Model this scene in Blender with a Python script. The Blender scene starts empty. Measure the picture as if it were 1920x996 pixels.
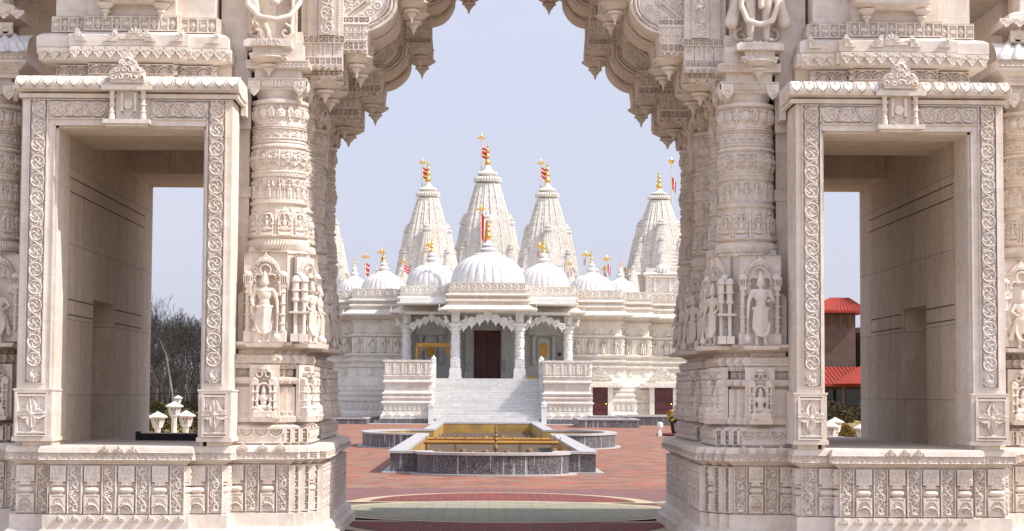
import bpy, math, random
import numpy as np
from mathutils import Vector, Matrix
random.seed(7); rng = np.random.default_rng(7)
PI = math.pi
scene = bpy.context.scene
COL = scene.collection
# ---------------------------------------------------------------- camera model (used to turn measurements into metres)
CAM = Vector((-0.316, 0.0, 1.6)); FPX = 3670.0
_ro = math.radians(0.3)
_u = -57*math.cos(_ro) + 240*math.sin(_ro); _v = -57*math.sin(_ro) - 240*math.cos(_ro)
PITCH = math.atan(-_v/FPX); YAW = -math.atan(-_u/FPX*math.cos(PITCH))
ROT = Matrix.Rotation(YAW, 3, 'Z') @ Matrix.Rotation(PI/2+PITCH, 3, 'X') @ Matrix.Rotation(_ro, 3, 'Z')
def at(px, py, Y):
    d = ROT @ Vector(((px-960)/FPX, (498-py)/FPX, -1)); t = (Y-CAM.y)/d.y
    p = CAM + d*t
    return p.x, p.z
def zz(py, Y, px=520): return at(px, py, Y)[1]
def xx(px, Y, py=500): return at(px, py, Y)[0]
# ---------------------------------------------------------------- mesh builder
class MB:
    def __init__(s): s.V=[]; s.L=[]; s.N=[]; s.n=0
    def add(s, V, F):
        V = np.asarray(V, float).reshape(-1,3)
        if isinstance(F, np.ndarray):
            s.L.append(F.reshape(-1)+s.n); s.N.append(np.full(len(F), F.shape[1], int))
        else:
            s.L.append(np.array([i for f in F for i in f], int)+s.n); s.N.append(np.array([len(f) for f in F], int))
        s.V.append(V); s.n += len(V); return s
    def box(s, x0,x1,y0,y1,z0,z1):
        V=[(x0,y0,z0),(x1,y0,z0),(x1,y1,z0),(x0,y1,z0),(x0,y0,z1),(x1,y0,z1),(x1,y1,z1),(x0,y1,z1)]
        return s.add(V, [(0,3,2,1),(4,5,6,7),(0,1,5,4),(1,2,6,5),(2,3,7,6),(3,0,4,7)])
    def obox(s, c, ux, uy, hx, hy, z0, z1, taper=1.0):      # box on an oriented base
        V=[]
        for z,t in ((z0,1.0),(z1,taper)):
            for a,b in ((-1,-1),(1,-1),(1,1),(-1,1)):
                V.append((c[0]+ux[0]*a*hx*t+uy[0]*b*hy*t, c[1]+ux[1]*a*hx*t+uy[1]*b*hy*t, z))
        return s.add(V, [(0,3,2,1),(4,5,6,7),(0,1,5,4),(1,2,6,5),(2,3,7,6),(3,0,4,7)])
    def lathe(s, prof, c=(0,0,0), seg=24, rib=0, amp=0.0, ribfrom=0, ribto=99, ph=0.0, ribp=0.6):
        m=len(prof); th=np.arange(seg)*2*PI/seg+ph
        V=np.zeros((m,seg,3))
        for i,(r,z) in enumerate(prof):
            rr=np.full(seg,float(r))
            if rib and ribfrom<=i<=ribto: rr=rr*(1-amp*(1-np.abs(np.sin(th*rib/2))**ribp))
            V[i,:,0]=c[0]+rr*np.cos(th); V[i,:,1]=c[1]+rr*np.sin(th); V[i,:,2]=c[2]+z
        i,j=np.meshgrid(np.arange(m-1),np.arange(seg),indexing='ij'); j2=(j+1)%seg
        F=np.stack([i*seg+j,i*seg+j2,(i+1)*seg+j2,(i+1)*seg+j],-1).reshape(-1,4)
        s.add(V.reshape(-1,3),F)
        s.add(V[0],[tuple(range(seg))[::-1]]); s.add(V[-1],[tuple(range(seg))]); return s
    def tube(s, pts, r, seg=6, closed=False):
        P=[Vector(p) for p in pts]; n=len(P); rr=r if hasattr(r,'__len__') else [r]*n
        up=None; V=[]
        for i,p in enumerate(P):
            if closed: t=P[(i+1)%n]-P[i-1]
            else: t=P[min(i+1,n-1)]-P[max(i-1,0)]
            t=t.normalized() if t.length>1e-9 else Vector((0,0,1))
            if up is None: up=Vector((0,0,1)) if abs(t.z)<.9 else Vector((0,1,0))
            a=t.cross(up)
            if a.length<1e-6: a=t.orthogonal()
            a.normalize(); b=a.cross(t).normalized(); up=b
            for k in range(seg):
                an=2*PI*k/seg; V.append(p+(a*math.cos(an)+b*math.sin(an))*rr[i])
        F=[]
        for i in range(n if closed else n-1):
            i2=(i+1)%n
            for k in range(seg):
                k2=(k+1)%seg; F.append((i*seg+k,i*seg+k2,i2*seg+k2,i2*seg+k))
        if not closed: F.append(tuple(range(seg))[::-1]); F.append(tuple((n-1)*seg+k for k in range(seg)))
        return s.add([tuple(v) for v in V],F)
    def prism_y(s, poly, y0, y1):                # polygon in (x,z), extruded along y
        n=len(poly); V=[(x,y0,z) for x,z in poly]+[(x,y1,z) for x,z in poly]
        F=[tuple(range(n)), tuple(range(n,2*n))[::-1]]+[((i+1)%n, i, i+n, (i+1)%n+n) for i in range(n)]
        return s.add(V,F)
    def prism_z(s, poly, z0, z1):
        n=len(poly); V=[(x,y,z0) for x,y in poly]+[(x,y,z1) for x,y in poly]
        F=[tuple(range(n))[::-1], tuple(range(n,2*n))]+[(i,(i+1)%n,(i+1)%n+n,i+n) for i in range(n)]
        return s.add(V,F)
    def prism_x(s, poly, x0, x1):                # polygon in (y,z)
        n=len(poly); V=[(x0,y,z) for y,z in poly]+[(x1,y,z) for y,z in poly]
        F=[tuple(range(n))[::-1], tuple(range(n,2*n))]+[(i,(i+1)%n,(i+1)%n+n,i+n) for i in range(n)]
        return s.add(V,F)
    def mould(s, plan, prof, closed=True, cap=True):   # sweep (offset outwards, z) round a counter-clockwise plan with mitres
        P=np.array(plan,float); n=len(P); M=np.zeros((n,2))
        for i in range(n):
            a=P[i]-P[i-1] if (closed or i>0) else P[1]-P[0]
            b=P[(i+1)%n]-P[i] if (closed or i<n-1) else P[n-1]-P[n-2]
            a=a/(np.hypot(*a)+1e-12); b=b/(np.hypot(*b)+1e-12)
            na=np.array((a[1],-a[0])); nb=np.array((b[1],-b[0])); m=na+nb; m=m/(np.hypot(*m)+1e-12)
            M[i]=m/max(0.35,m@na)
        K=len(prof); V=np.zeros((K,n,3))
        for k,(o,z) in enumerate(prof): V[k,:,:2]=P+M*o; V[k,:,2]=z
        F=[]; e=n if closed else n-1
        k,i=np.meshgrid(np.arange(K-1),np.arange(e),indexing='ij'); i2=(i+1)%n
        F=np.stack([k*n+i,k*n+i2,(k+1)*n+i2,(k+1)*n+i],-1).reshape(-1,4)
        s.add(V.reshape(-1,3),F)
        if closed and cap: s.add(V[-1],[tuple(range(n))]); s.add(V[0],[tuple(range(n))[::-1]])
        return s
    def mesh(s, name, sharp=35):
        me=bpy.data.meshes.new(name)
        V=np.concatenate(s.V); L=np.concatenate(s.L); N=np.concatenate(s.N)
        me.vertices.add(len(V)); me.vertices.foreach_set('co',V.astype(np.float32).ravel())
        me.loops.add(len(L)); me.loops.foreach_set('vertex_index',L.astype(np.int32))
        me.polygons.add(len(N)); st=np.concatenate([[0],np.cumsum(N)[:-1]]).astype(np.int32)
        me.polygons.foreach_set('loop_start',st)
        me.update(calc_edges=True); me.validate()
        if sharp is not None:
            me.polygons.foreach_set('use_smooth',np.ones(len(me.polygons),bool)); me.set_sharp_from_angle(angle=math.radians(sharp))
        return me
    def build(s, name, mat, parent=None, sharp=35, label=None):
        me=s.mesh(name,sharp); return link(name, me, mat, parent, label)
def wloc(o):
    v=Vector((0,0,0))
    while o: v=v+o.location; o=o.parent
    return v
def link(name, me, mat, parent=None, label=None):     # mesh in world metres; the object's own offset undoes the parent's
    o=bpy.data.objects.new(name, me); COL.objects.link(o)
    if mat and not me.materials: me.materials.append(mat)
    if parent: o.parent=parent; o.location=-wloc(parent)
    if label: o['label']=label
    return o
def thing(name, label, cat, loc=(0,0,0), group=None, rz=0.0):
    o=bpy.data.objects.new(name, None); COL.objects.link(o); o.location=loc; o.rotation_euler=(0,0,rz); o.empty_display_size=.2
    o['label']=label; o['category']=cat
    if group: o['group']=group
    return o
def tag(o,label,cat,group=None,kind=None):
    if label: o['label']=label
    if cat: o['category']=cat
    if group: o['group']=group
    if kind: o['kind']=kind
    return o
def struct(o): o['kind']='structure'; return o
def local(name, me, mat, parent, loc=(0,0,0), rz=0.0, scale=(1,1,1)):   # mesh in its own coordinates, placed in the parent's frame
    o=bpy.data.objects.new(name, me); COL.objects.link(o)
    if mat and not me.materials: me.materials.append(mat)
    o.parent=parent; o.location=loc; o.rotation_euler=(0,0,rz); o.scale=scale
    return o
def copy_tree(o, parent=None, **kw):
    c=o.copy(); COL.objects.link(c); c.parent=parent
    for ch in list(o.children): copy_tree(ch,c)
    return c
def mirror_part(o):                                     # the other half of the gateway
    c=copy_tree(o,o.parent); c.scale=(-o.scale[0],o.scale[1],o.scale[2]); c.location=(-o.location.x,o.location.y,o.location.z)
    c.rotation_euler=(0,0,-o.rotation_euler[2]); return c
# ---------------------------------------------------------------- carved relief drawn as a height field
class Relief:
    def __init__(s,w,h,res=.006,base=0.0):
        s.w=w; s.h=h; s.nx=max(2,int(round(w/res))+1); s.ny=max(2,int(round(h/res))+1)
        s.x=np.linspace(0,w,s.nx); s.y=np.linspace(0,h,s.ny); s.H=np.full((s.ny,s.nx),float(base))
    def win(s,x0,x1,y0,y1):
        i0,i1=np.searchsorted(s.x,[x0,x1]); j0,j1=np.searchsorted(s.y,[y0,y1])
        if i1<=i0 or j1<=j0: return None
        X,Y=np.meshgrid(s.x[i0:i1],s.y[j0:j1]); return (slice(j0,j1),slice(i0,i1)),X,Y
    def stroke(s,pts,w,h,b=0.0,flat=False):
        P=np.asarray(pts,float); r=s.win(P[:,0].min()-w,P[:,0].max()+w,P[:,1].min()-w,P[:,1].max()+w)
        if r is None: return s
        sl,X,Y=r; D=np.full(X.shape,1e9)
        for (ax,ay),(bx,by) in zip(P[:-1],P[1:]):
            dx,dy=bx-ax,by-ay; L=dx*dx+dy*dy+1e-15
            t=np.clip(((X-ax)*dx+(Y-ay)*dy)/L,0,1); D=np.minimum(D,np.hypot(X-ax-t*dx,Y-ay-t*dy))
        k=np.clip(1-(D/w)**(6 if flat else 2),0,1); v=b+h*np.sqrt(k); s.H[sl]=np.where(D<w,np.maximum(s.H[sl],v),s.H[sl]); return s
    def ell(s,cx,cy,rx,ry,h,b=0.0,ang=0.0,flat=False,cut=False):
        R=max(rx,ry); r=s.win(cx-R,cx+R,cy-R,cy+R)
        if r is None: return s
        sl,X,Y=r; c,sn=math.cos(ang),math.sin(ang); U=((X-cx)*c+(Y-cy)*sn)/rx; W=(-(X-cx)*sn+(Y-cy)*c)/ry
        d=U*U+W*W; v=b+h*(np.sqrt(np.clip(1-d,0,1)) if not flat else 1.0)
        s.H[sl]=np.where(d<1,(np.minimum if cut else np.maximum)(s.H[sl],v),s.H[sl]); return s
    def leaf(s,cx,cy,ang,L,w,h,b=0.0):              # pointed petal from (cx,cy) outwards
        r=s.win(cx-L,cx+L,cy-L,cy+L)
        if r is None: return s
        sl,X,Y=r; c,sn=math.cos(ang),math.sin(ang); U=((X-cx)*c+(Y-cy)*sn)/L; W=np.abs(-(X-cx)*sn+(Y-cy)*c)
        half=w*np.sin(np.clip(U,0,1)**.8*PI)+1e-9; k=(U>0)&(U<1)&(W<half)
        v=b+h*(1-.55*(1-W/half)**2)*np.clip(1.2-U*.5,0,1); s.H[sl]=np.where(k,np.maximum(s.H[sl],v),s.H[sl]); return s
    def rect(s,x0,x1,y0,y1,v,mode='max'):
        r=s.win(x0,x1+1e-9,y0,y1+1e-9)
        if r is None: return s
        sl=r[0]
        if mode=='max': s.H[sl]=np.maximum(s.H[sl],v)
        elif mode=='min': s.H[sl]=np.minimum(s.H[sl],v)
        else: s.H[sl]=v
        return s
    def ring(s,cx,cy,r,w,h,b=0.0,a0=0,a1=2*PI,n=20,flat=False):
        a=np.linspace(a0,a1,n); return s.stroke(np.stack([cx+r*np.cos(a),cy+r*np.sin(a)],1),w,h,b,flat)
    def curl(s,cx,cy,r,w,h,a0=0,turn=1.3*PI,b=0.0,grow=.75):
        t=np.linspace(0,1,9); a=a0+turn*t; rr=r*(1-grow*t); s.stroke(np.stack([cx+rr*np.cos(a),cy+rr*np.sin(a)],1),w,h,b); return s
    def poly(s,pts,v,mode='max'):
        P=np.asarray(pts,float); r=s.win(P[:,0].min(),P[:,0].max(),P[:,1].min(),P[:,1].max())
        if r is None: return s
        sl,X,Y=r; ins=np.zeros(X.shape,bool); n=len(P)
        for i in range(n):
            x0,y0=P[i]; x1,y1=P[(i+1)%n]
            if y0==y1: continue
            c=((y0>Y)!=(y1>Y))&(X<(x1-x0)*(Y-y0)/(y1-y0)+x0); ins^=c
        if mode=='max': s.H[sl]=np.where(ins,np.maximum(s.H[sl],v),s.H[sl])
        else: s.H[sl]=np.where(ins,v,s.H[sl])
        return s
    def paste(s,o,x,y,add=0.0):                       # max-stamp another relief at (x,y)
        i0=int(np.searchsorted(s.x,x-1e-9)); j0=int(np.searchsorted(s.y,y-1e-9))
        i1=min(s.nx,i0+o.nx); j1=min(s.ny,j0+o.ny)
        if i1>i0 and j1>j0: s.H[j0:j1,i0:i1]=np.maximum(s.H[j0:j1,i0:i1],o.H[:j1-j0,:i1-i0]+add)
        return s
    def foliage(s,x0,x1,y0,y1,size,h,b=0.0,seed=1):
        r=random.Random(seed); y=y0+size*.5
        row=0
        while y<y1-size*.3:
            x=x0+size*.5+(row%2)*size*.4
            while x<x1-size*.3:
                d=r.choice((-1,1)); a=r.random()*6.28
                s.curl(x,y,size*.46,size*.15,h,a,d*1.5*PI,b,.8)
                s.leaf(x+size*.3*math.cos(a+2),y+size*.3*math.sin(a+2),a+2,size*.5,size*.14,h,b)
                x+=size*.95
            y+=size*.85; row+=1
        return s
    def vine(s,x0,x1,y0,y1,h,b=0.0,per=None,swirl=4,seed=0):       # scroll running along y
        w=x1-x0; per=per or w*1.12; n=max(1,int(round((y1-y0)/per))); per=(y1-y0)/n; cx=(x0+x1)/2; r=min(w*.40,per*.46)
        for k in range(n):
            cy=y0+per*(k+.5); sg=1 if k%2 else -1
            s.ring(cx,cy,r,w*.062,h,b)
            for q in range(swirl):
                a=q*2*PI/swirl+.3*sg
                t=np.linspace(0,1,6); aa=a+sg*1.3*t; rr=r*(.12+.72*t)
                s.stroke(np.stack([cx+rr*np.cos(aa),cy+rr*np.sin(aa)],1),w*.055,h*.9,b)
                s.ell(cx+r*.62*math.cos(a+sg*.6),cy+r*.62*math.sin(a+sg*.6),w*.085,w*.085,h*.8,b)
            s.ell(cx,cy,w*.07,w*.07,h,b)
            for e in (-1,1):                                  # leaves in the corners between rings
                s.leaf(cx+e*w*.2,cy+per*.5,PI/2+e*-1.1,w*.28,w*.08,h,b); s.leaf(cx+e*w*.2,cy+per*.5,-PI/2+e*1.1,w*.28,w*.08,h,b)
            s.stroke([(cx-sg*r*.9,cy+per*.3),(cx,cy+per*.5),(cx+sg*r*.9,cy+per*.7)],w*.06,h,b)
        return s
    def hvine(s,x0,x1,y0,y1,h,b=0.0):
        t=Relief(y1-y0,x1-x0,s.x[1]-s.x[0],b); t.vine(0,y1-y0,0,x1-x0,h,b)
        q=Relief(x1-x0,y1-y0,s.x[1]-s.x[0],b); q.H=t.H.T.copy(); q.ny,q.nx=q.H.shape; return s.paste(q,x0,y0)
    def figure(s,cx,y0,H,h,b=0.0,pose=0):             # small standing or seated figure in low relief
        u=H
        def st(p,w,k=1.0): s.stroke([(cx+x*u,y0+y*u) for x,y in p],w*u,h*k,b)
        sw=(.03 if pose%2 else -.03)
        if pose<4:
            st([(-.06,.02),(-.07+sw,.25),(-.05,.47)],.06,.8); st([(.06,.02),(.05+sw,.25),(.05,.47)],.06,.8)
            s.ell(cx,y0+.47*u,.115*u,.09*u,h*.85,b); s.ell(cx+sw*.3*u,y0+.62*u,.10*u,.14*u,h,b)
            st([(-.12,.72),(-.2,.58),(-.13,.46)],.036,.8)
            st([(.12,.72),(.2,.6),(.17,.45)] if pose%2 else [(.12,.72),(.22,.66),(.2,.85)],.036,.8)
            s.ell(cx,y0+.81*u,.06*u,.075*u,h*1.05,b); s.leaf(cx,y0+.84*u,PI/2,.17*u,.05*u,h,b)
        else:
            st([(-.22,.1),(-.05,.06),(.22,.1)],.085,.9); st([(.2,.14),(0,.16),(-.2,.14)],.06,1.0)
            s.ell(cx,y0+.4*u,.13*u,.24*u,h,b); st([(-.16,.55),(-.26,.36),(-.14,.2)],.05,.8); st([(.16,.55),(.26,.36),(.14,.2)],.05,.8)
            s.ell(cx,y0+.72*u,.09*u,.11*u,h*1.1,b); s.leaf(cx,y0+.78*u,PI/2,.24*u,.07*u,h,b)
        return s
    def add_noise(s,amp): s.H=s.H+rng.normal(0,amp,s.H.shape); return s
    # ---- to mesh: o = origin, eu/ev = unit vectors, en = outward normal
    def flat(s,mb,o,eu=(1,0,0),ev=(0,0,1),en=(0,-1,0),skirt=.02):
        o,eu,ev,en=(np.array(a,float) for a in (o,eu,ev,en)); H=s.H.copy()
        X=np.concatenate([[s.x[0]],s.x,[s.x[-1]]]); Y=np.concatenate([[s.y[0]],s.y,[s.y[-1]]]); H=np.pad(H,1,constant_values=-skirt)
        V=o+X[None,:,None]*eu+Y[:,None,None]*ev+H[:,:,None]*en
        ny,nx=H.shape; F=gridF(ny,nx)
        if np.dot(np.cross(eu,ev),en)<0: F=F[:,::-1]
        mb.add(V.reshape(-1,3),F); return s
    def sheet(s,mb,o,eu=(1,0,0),ev=(0,0,1),en=(0,-1,0),t=.03):   # only where H>0, with thickness: pierced or toothed outlines
        o,eu,ev,en=(np.array(a,float) for a in (o,eu,ev,en))
        m=s.H>0; Q=m[:-1,:-1]&m[1:,:-1]&m[:-1,1:]&m[1:,1:]
        ny,nx=s.H.shape; idx=np.arange(ny*nx).reshape(ny,nx)
        base=o+s.x[None,:,None]*eu+s.y[:,None,None]*ev
        T=(base+np.maximum(s.H,0)[:,:,None]*en).reshape(-1,3); B=(base-t*en).reshape(-1,3); n=ny*nx
        a,b,c,d=idx[:-1,:-1][Q],idx[:-1,1:][Q],idx[1:,1:][Q],idx[1:,:-1][Q]
        F=[np.stack([a,b,c,d],1),np.stack([d,c,b,a],1)+n]
        Qp=np.pad(Q,1)
        for (dj,di,p,q) in ((-1,0,(0,0),(0,1)),(1,0,(1,1),(1,0)),(0,-1,(1,0),(0,0)),(0,1,(0,1),(1,1))):
            e=Q&~Qp[1+dj:1+dj+Q.shape[0],1+di:1+di+Q.shape[1]]; J,I=np.nonzero(e)
            P=idx[J+p[0],I+p[1]]; R=idx[J+q[0],I+q[1]]; F.append(np.stack([P,P+n,R+n,R],1))
        F=np.concatenate(F)
        if np.dot(np.cross(eu,ev),en)<0: F=F[:,::-1]
        used=np.zeros(2*n,bool); used[F.ravel()]=True; mp=np.cumsum(used)-1
        mb.add(np.concatenate([T,B])[used],mp[F]); return s
    def wrap(s,mb,c,prof,th0=0.0):                     # round a column: prof = callable radius at height y (0..h); closes on itself
        th=th0+s.x[:-1]/s.w*2*PI; R=prof(s.y)[:,None]+s.H[:,:-1]
        V=np.stack([c[0]+R*np.cos(th),c[1]+R*np.sin(th),np.repeat(c[2]+s.y[:,None],len(th),1)],-1)
        ny,nx=R.shape; j,i=np.meshgrid(np.arange(ny-1),np.arange(nx),indexing='ij'); i2=(i+1)%nx
        mb.add(V.reshape(-1,3),np.stack([j*nx+i,j*nx+i2,(j+1)*nx+i2,(j+1)*nx+i],-1).reshape(-1,4)); return s
    def curve(s,mb,f,skirt=0.0):                            # f(X,Y)->(pos,normal)
        X,Y=np.meshgrid(s.x,s.y); P,Nn=f(X,Y); V=P+s.H[:,:,None]*Nn; mb.add(V.reshape(-1,3),gridF(s.ny,s.nx)); return s
def gridF(ny,nx):
    j,i=np.meshgrid(np.arange(ny-1),np.arange(nx-1),indexing='ij')
    return np.stack([j*nx+i,j*nx+i+1,(j+1)*nx+i+1,(j+1)*nx+i],-1).reshape(-1,4)
# ---- stock panels
def P_lattice(w,h,cell=None,d=.018,res=.006,frame=.012):
    d*=1.5
    R=Relief(w,h,res,-d); n=max(1,int(round((w-frame)/(cell or (h-frame))))); c=(w-frame)/n
    m=max(1,int(round((h-frame)/c))); ch=(h-frame)/m
    for k in range(n+1): x=frame/2+k*c; R.rect(x-frame/2,x+frame/2,0,h,0)
    for k in range(m+1): y=frame/2+k*ch; R.rect(0,w,y-frame/2,y+frame/2,0)
    for k in range(n):
        for q in range(m):
            x=frame/2+(k+.5)*c; y=frame/2+(q+.5)*ch
            for a in range(4): R.leaf(x,y,PI/4+a*PI/2,min(c,ch)*.62,min(c,ch)*.13,d*.9,-d)
            R.ell(x,y,c*.14,c*.14,d*.5,-d*.4)
    return R
def P_diamonds(w,h,n,d=.03,res=.006):
    R=Relief(w,h,res,0); c=w/n
    for k in range(n):
        x=(k+.5)*c; y=h/2; a=c*.42; b=h*.40
        if k%2: 
            R.rect(k*c+.010,(k+1)*c-.010,h*.08,h*.92,-d,'set'); R.poly([(x-a,y),(x,y-b),(x+a,y),(x,y+b)],-d*.35,'set')
            for q in range(4): R.leaf(x,y,PI/4+q*PI/2,c*.3,c*.07,d*.5,-d*.35)
            R.ell(x,y,c*.12,c*.12,d*.5,-d*.3)
        else:
            R.rect(k*c+.008,(k+1)*c-.008,h*.1,h*.9,-d*.5,'set')
            for q in (-1,1):
                for e in (-1,1): R.curl(x+q*c*.2,y+e*h*.24,c*.2,c*.05,d*.6,0,q*e*4.5,-d*.5)
            for e in (-.08,0,.08): R.rect(x-c*.32,x+c*.32,y+e*h-.004,y+e*h+.004,0,'set')
    return R
def P_fans(w,h,n,d=.022,res=.006,up=True):
    d*=1.5
    R=Relief(w,h,res,-d); c=w/n; R.rect(0,w,0,h*.08,0); R.rect(0,w,h*.92,h,0)
    for k in range(n):
        x=(k+.5)*c; y0=h*.1 if up else h*.9; sg=1 if up else -1; r=min(c*.46,h*.78)
        a0,a1=(0,PI) if up else (PI,2*PI)
        R.ring(x,y0,r,h*.075,d*.8,-d,a0,a1); R.ring(x,y0,r*.62,h*.06,d*.8,-d,a0,a1)
        for q in range(7):
            a=a0+(q+.5)*PI/7; R.stroke([(x+r*.62*math.cos(a),y0+r*.62*math.sin(a)),(x+r*math.cos(a),y0+r*math.sin(a))],h*.035,d*.7,-d)
        R.ell(x,y0,r*.3,r*.3,d*.7,-d)
        if up:
            for e in (-1,1): R.curl(x+e*c*.5,h*.72,c*.13,h*.05,d*.8,PI/2,e*4,-d)
    return R
def P_drip(w,h,n,t=.02,res=.006):                     # toothed hanging fringe
    R=Relief(w,h,res,-1); c=w/n; R.rect(0,w,h*.62,h,t)
    for k in range(n):
        x=(k+.5)*c; R.poly([(x-c*.46,h*.65),(x-c*.40,h*.45),(x-c*.2,h*.3),(x-c*.14,h*.16),(x,0.002),(x+c*.14,h*.16),(x+c*.2,h*.3),(x+c*.40,h*.45),(x+c*.46,h*.65)],t,'set')
    m=R.H>0
    G=Relief(w,h,res,0)
    for k in range(n):
        x=(k+.5)*c
        for e in (-1,1): G.curl(x+e*c*.2,h*.6,c*.17,c*.05,.012,0,e*4.4); G.ell(x+e*c*.04,h*.36,c*.06,h*.1,.01)
        G.ell(k*c,h*.82,c*.12,h*.1,.01)
    R.H=np.where(m,t-G.H,R.H); return R
def P_pot(w,h,d=.05,res=.006,seed=0):
    R=Relief(w,h,res,-d); m=w*.06
    R.rect(m,w-m,h*.66,h,-.004); R.rect(m,w-m,0,h*.40,-.004)
    R.rect(w*.22,w*.78,h*.58,h*.68,-.01); R.rect(m,w-m,h*.60,h*.64,-.02)
    r=R.win(m,w-m,h*.41,h*.57)
    if r:
        sl,X,Y=r; U=(X-w/2)/(w*.5-m); Wv=(Y-h*.49)/(h*.075)
        v=-d+d*1.15*np.sqrt(np.clip(1-np.abs(U)**4-Wv**2,0,1)); R.H[sl]=np.maximum(R.H[sl],v)
    R.rect(w*.25,w*.75,h*.37,h*.42,-.012)
    # upper leaf block with curls, notch, lower arch
    R.poly([(w*.5,h*.58),(w*.36,h*.70),(w*.64,h*.70)],-.002)
    for e in (-1,1):
        R.curl(w/2+e*w*.22,h*.88,w*.17,w*.045,.016,PI/2,e*5,-.004); R.curl(w/2+e*w*.28,h*.76,w*.1,w*.04,.014,-PI/2,-e*5,-.004)
        R.leaf(w/2+e*w*.08,h*.72,PI/2+e*.5,w*.3,w*.06,.014,-.004)
    R.ell(w/2,h*.06,w*.36,h*.26,0,-.022,flat=True,cut=True); R.ring(w/2,h*.06,w*.36,w*.035,.012,-.004,0,PI)
    R.foliage(w*.25,w*.75,h*.05,h*.26,w*.2,.016,-.022,seed); R.rect(w*.2,w*.8,h*.345,h*.36,-.02,'set')
    return R
def P_vinepanel(w,h,d=.03,res=.006,seed=0):
    R=Relief(w,h,res,-d); f=w*.07
    R.rect(0,f,0,h,0); R.rect(w-f,w,0,h,0)
    n=max(2,int(round(h/(w*.8)))); per=(h-.02)/n; t=np.linspace(0,1,40)
    R.stroke(np.stack([w/2+w*.22*np.sin(t*n*PI),.01+t*(h-.02)],1),w*.055,d*.9,-d)
    for k in range(n):
        sg=1 if k%2 else -1; cy=.01+per*(k+.5); cx=w/2-sg*w*.12
        R.curl(cx,cy,w*.30,w*.055,d*.9,PI/2*sg,sg*5.5,-d,.85)
        for q in range(5): a=q*1.25; R.leaf(cx+w*.1*math.cos(a),cy+w*.1*math.sin(a),a,w*.26,w*.05,d*.8,-d)
        R.leaf(w/2+sg*w*.2,cy+per*.3,PI/2-sg*.6,w*.3,w*.07,d*.9,-d); R.leaf(w/2+sg*w*.2,cy-per*.2,-PI/2+sg*.7,w*.25,w*.06,d*.9,-d)
    R.foliage(f,w-f,w*.3,h,w*.30,d*.8,-d,seed+3); R.ell(w/2,w*.2,w*.3,w*.13,d,-d); return R
def crest(w,h,t=.03,res=.006,kind=0):                 # pierced flame crest standing on a ledge
    R=Relief(w,h,res,-1); c=w/2
    if kind==0:
        pts=[(0,0),(w,0),(w,h*.36),(w*.9,h*.5),(w*.8,h*.52),(w*.74,h*.7),(w*.62,h*.8),(w*.56,h*.97),(w*.5,h),(w*.44,h*.97),(w*.38,h*.8),(w*.26,h*.7),(w*.2,h*.52),(w*.1,h*.5),(0,h*.36)]
    else:
        pts=[(0,0),(w,0),(w*.94,h*.35),(w*.8,h*.55),(w*.66,h*.62),(w*.56,h*.9),(w*.5,h),(w*.44,h*.9),(w*.34,h*.62),(w*.2,h*.55),(w*.06,h*.35)]
    R.poly(pts,t,'set'); m=R.H>0; G=Relief(w,h,res,0)
    for lv,(y,n) in enumerate(((.12,5),(.36,4),(.58,2))):
        for k in range(n):
            x=c+(k-(n-1)/2)*w*.2*(1 if n>1 else 0); G.curl(x,h*y+h*.05,w*.085,w*.03,t*.9,k*1.3,(1 if x>c else -1)*5)
    for e in (-1,1): G.curl(c+e*w*.2,h*.68,w*.08,w*.028,t*.8,0,e*5)
    G.ring(c,h*.14,w*.12,w*.03,t*.9,0,0,PI); G.ring(c,h*.42,w*.12,w*.03,t*.9,0,0,PI); G.ring(c,h*.68,w*.09,w*.025,t*.8)
    R.H=np.where(m,t*.35+G.H,R.H); return R
# ---------------------------------------------------------------- figures: one continuous carved body
def body_mesh(name, parts, voxel):
    """parts: ('cap',p0,p1,r0,r1) tapered limbs and ('ell',c,(rx,ry,rz)) masses, fused into one surface"""
    mb=MB()
    def sph(c,rx,ry,rz,seg=14,rings=9):
        V=[];F=[]
        for i in range(rings+1):
            ph=PI*i/rings
            for j in range(seg):
                a=2*PI*j/seg; V.append((c[0]+rx*math.sin(ph)*math.cos(a),c[1]+ry*math.sin(ph)*math.sin(a),c[2]-rz*math.cos(ph)))
        for i in range(rings):
            for j in range(seg):
                j2=(j+1)%seg; F.append((i*seg+j,i*seg+j2,(i+1)*seg+j2,(i+1)*seg+j))
        mb.add(V,F)
    for p in parts:
        if p[0]=='ell': sph(p[1],*p[2])
        elif p[0]=='box': mb.box(*p[1])
        elif p[0]=='lat': mb.lathe(p[2],p[1],16)
        else:
            _,a,b,r0,r1=p; sph(a,r0,r0,r0,10,6); sph(b,r1,r1,r1,10,6)
            n=5; A=Vector(a); B=Vector(b); mb.tube([A+(B-A)*i/n for i in range(n+1)],[r0+(r1-r0)*i/n for i in range(n+1)],10)
    me=mb.mesh(name+'_src',None); o=bpy.data.objects.new('src',me); COL.objects.link(o)
    m=o.modifiers.new('r','REMESH'); m.mode='VOXEL'; m.voxel_size=voxel
    s=o.modifiers.new('s','SMOOTH'); s.iterations=1; s.factor=.4
    dg=bpy.context.evaluated_depsgraph_get(); dg.update(); out=bpy.data.meshes.new_from_object(o.evaluated_get(dg)); out.name=name
    bpy.data.objects.remove(o); bpy.data.meshes.remove(me)
    out.polygons.foreach_set('use_smooth',np.ones(len(out.polygons),bool)); return out
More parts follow.
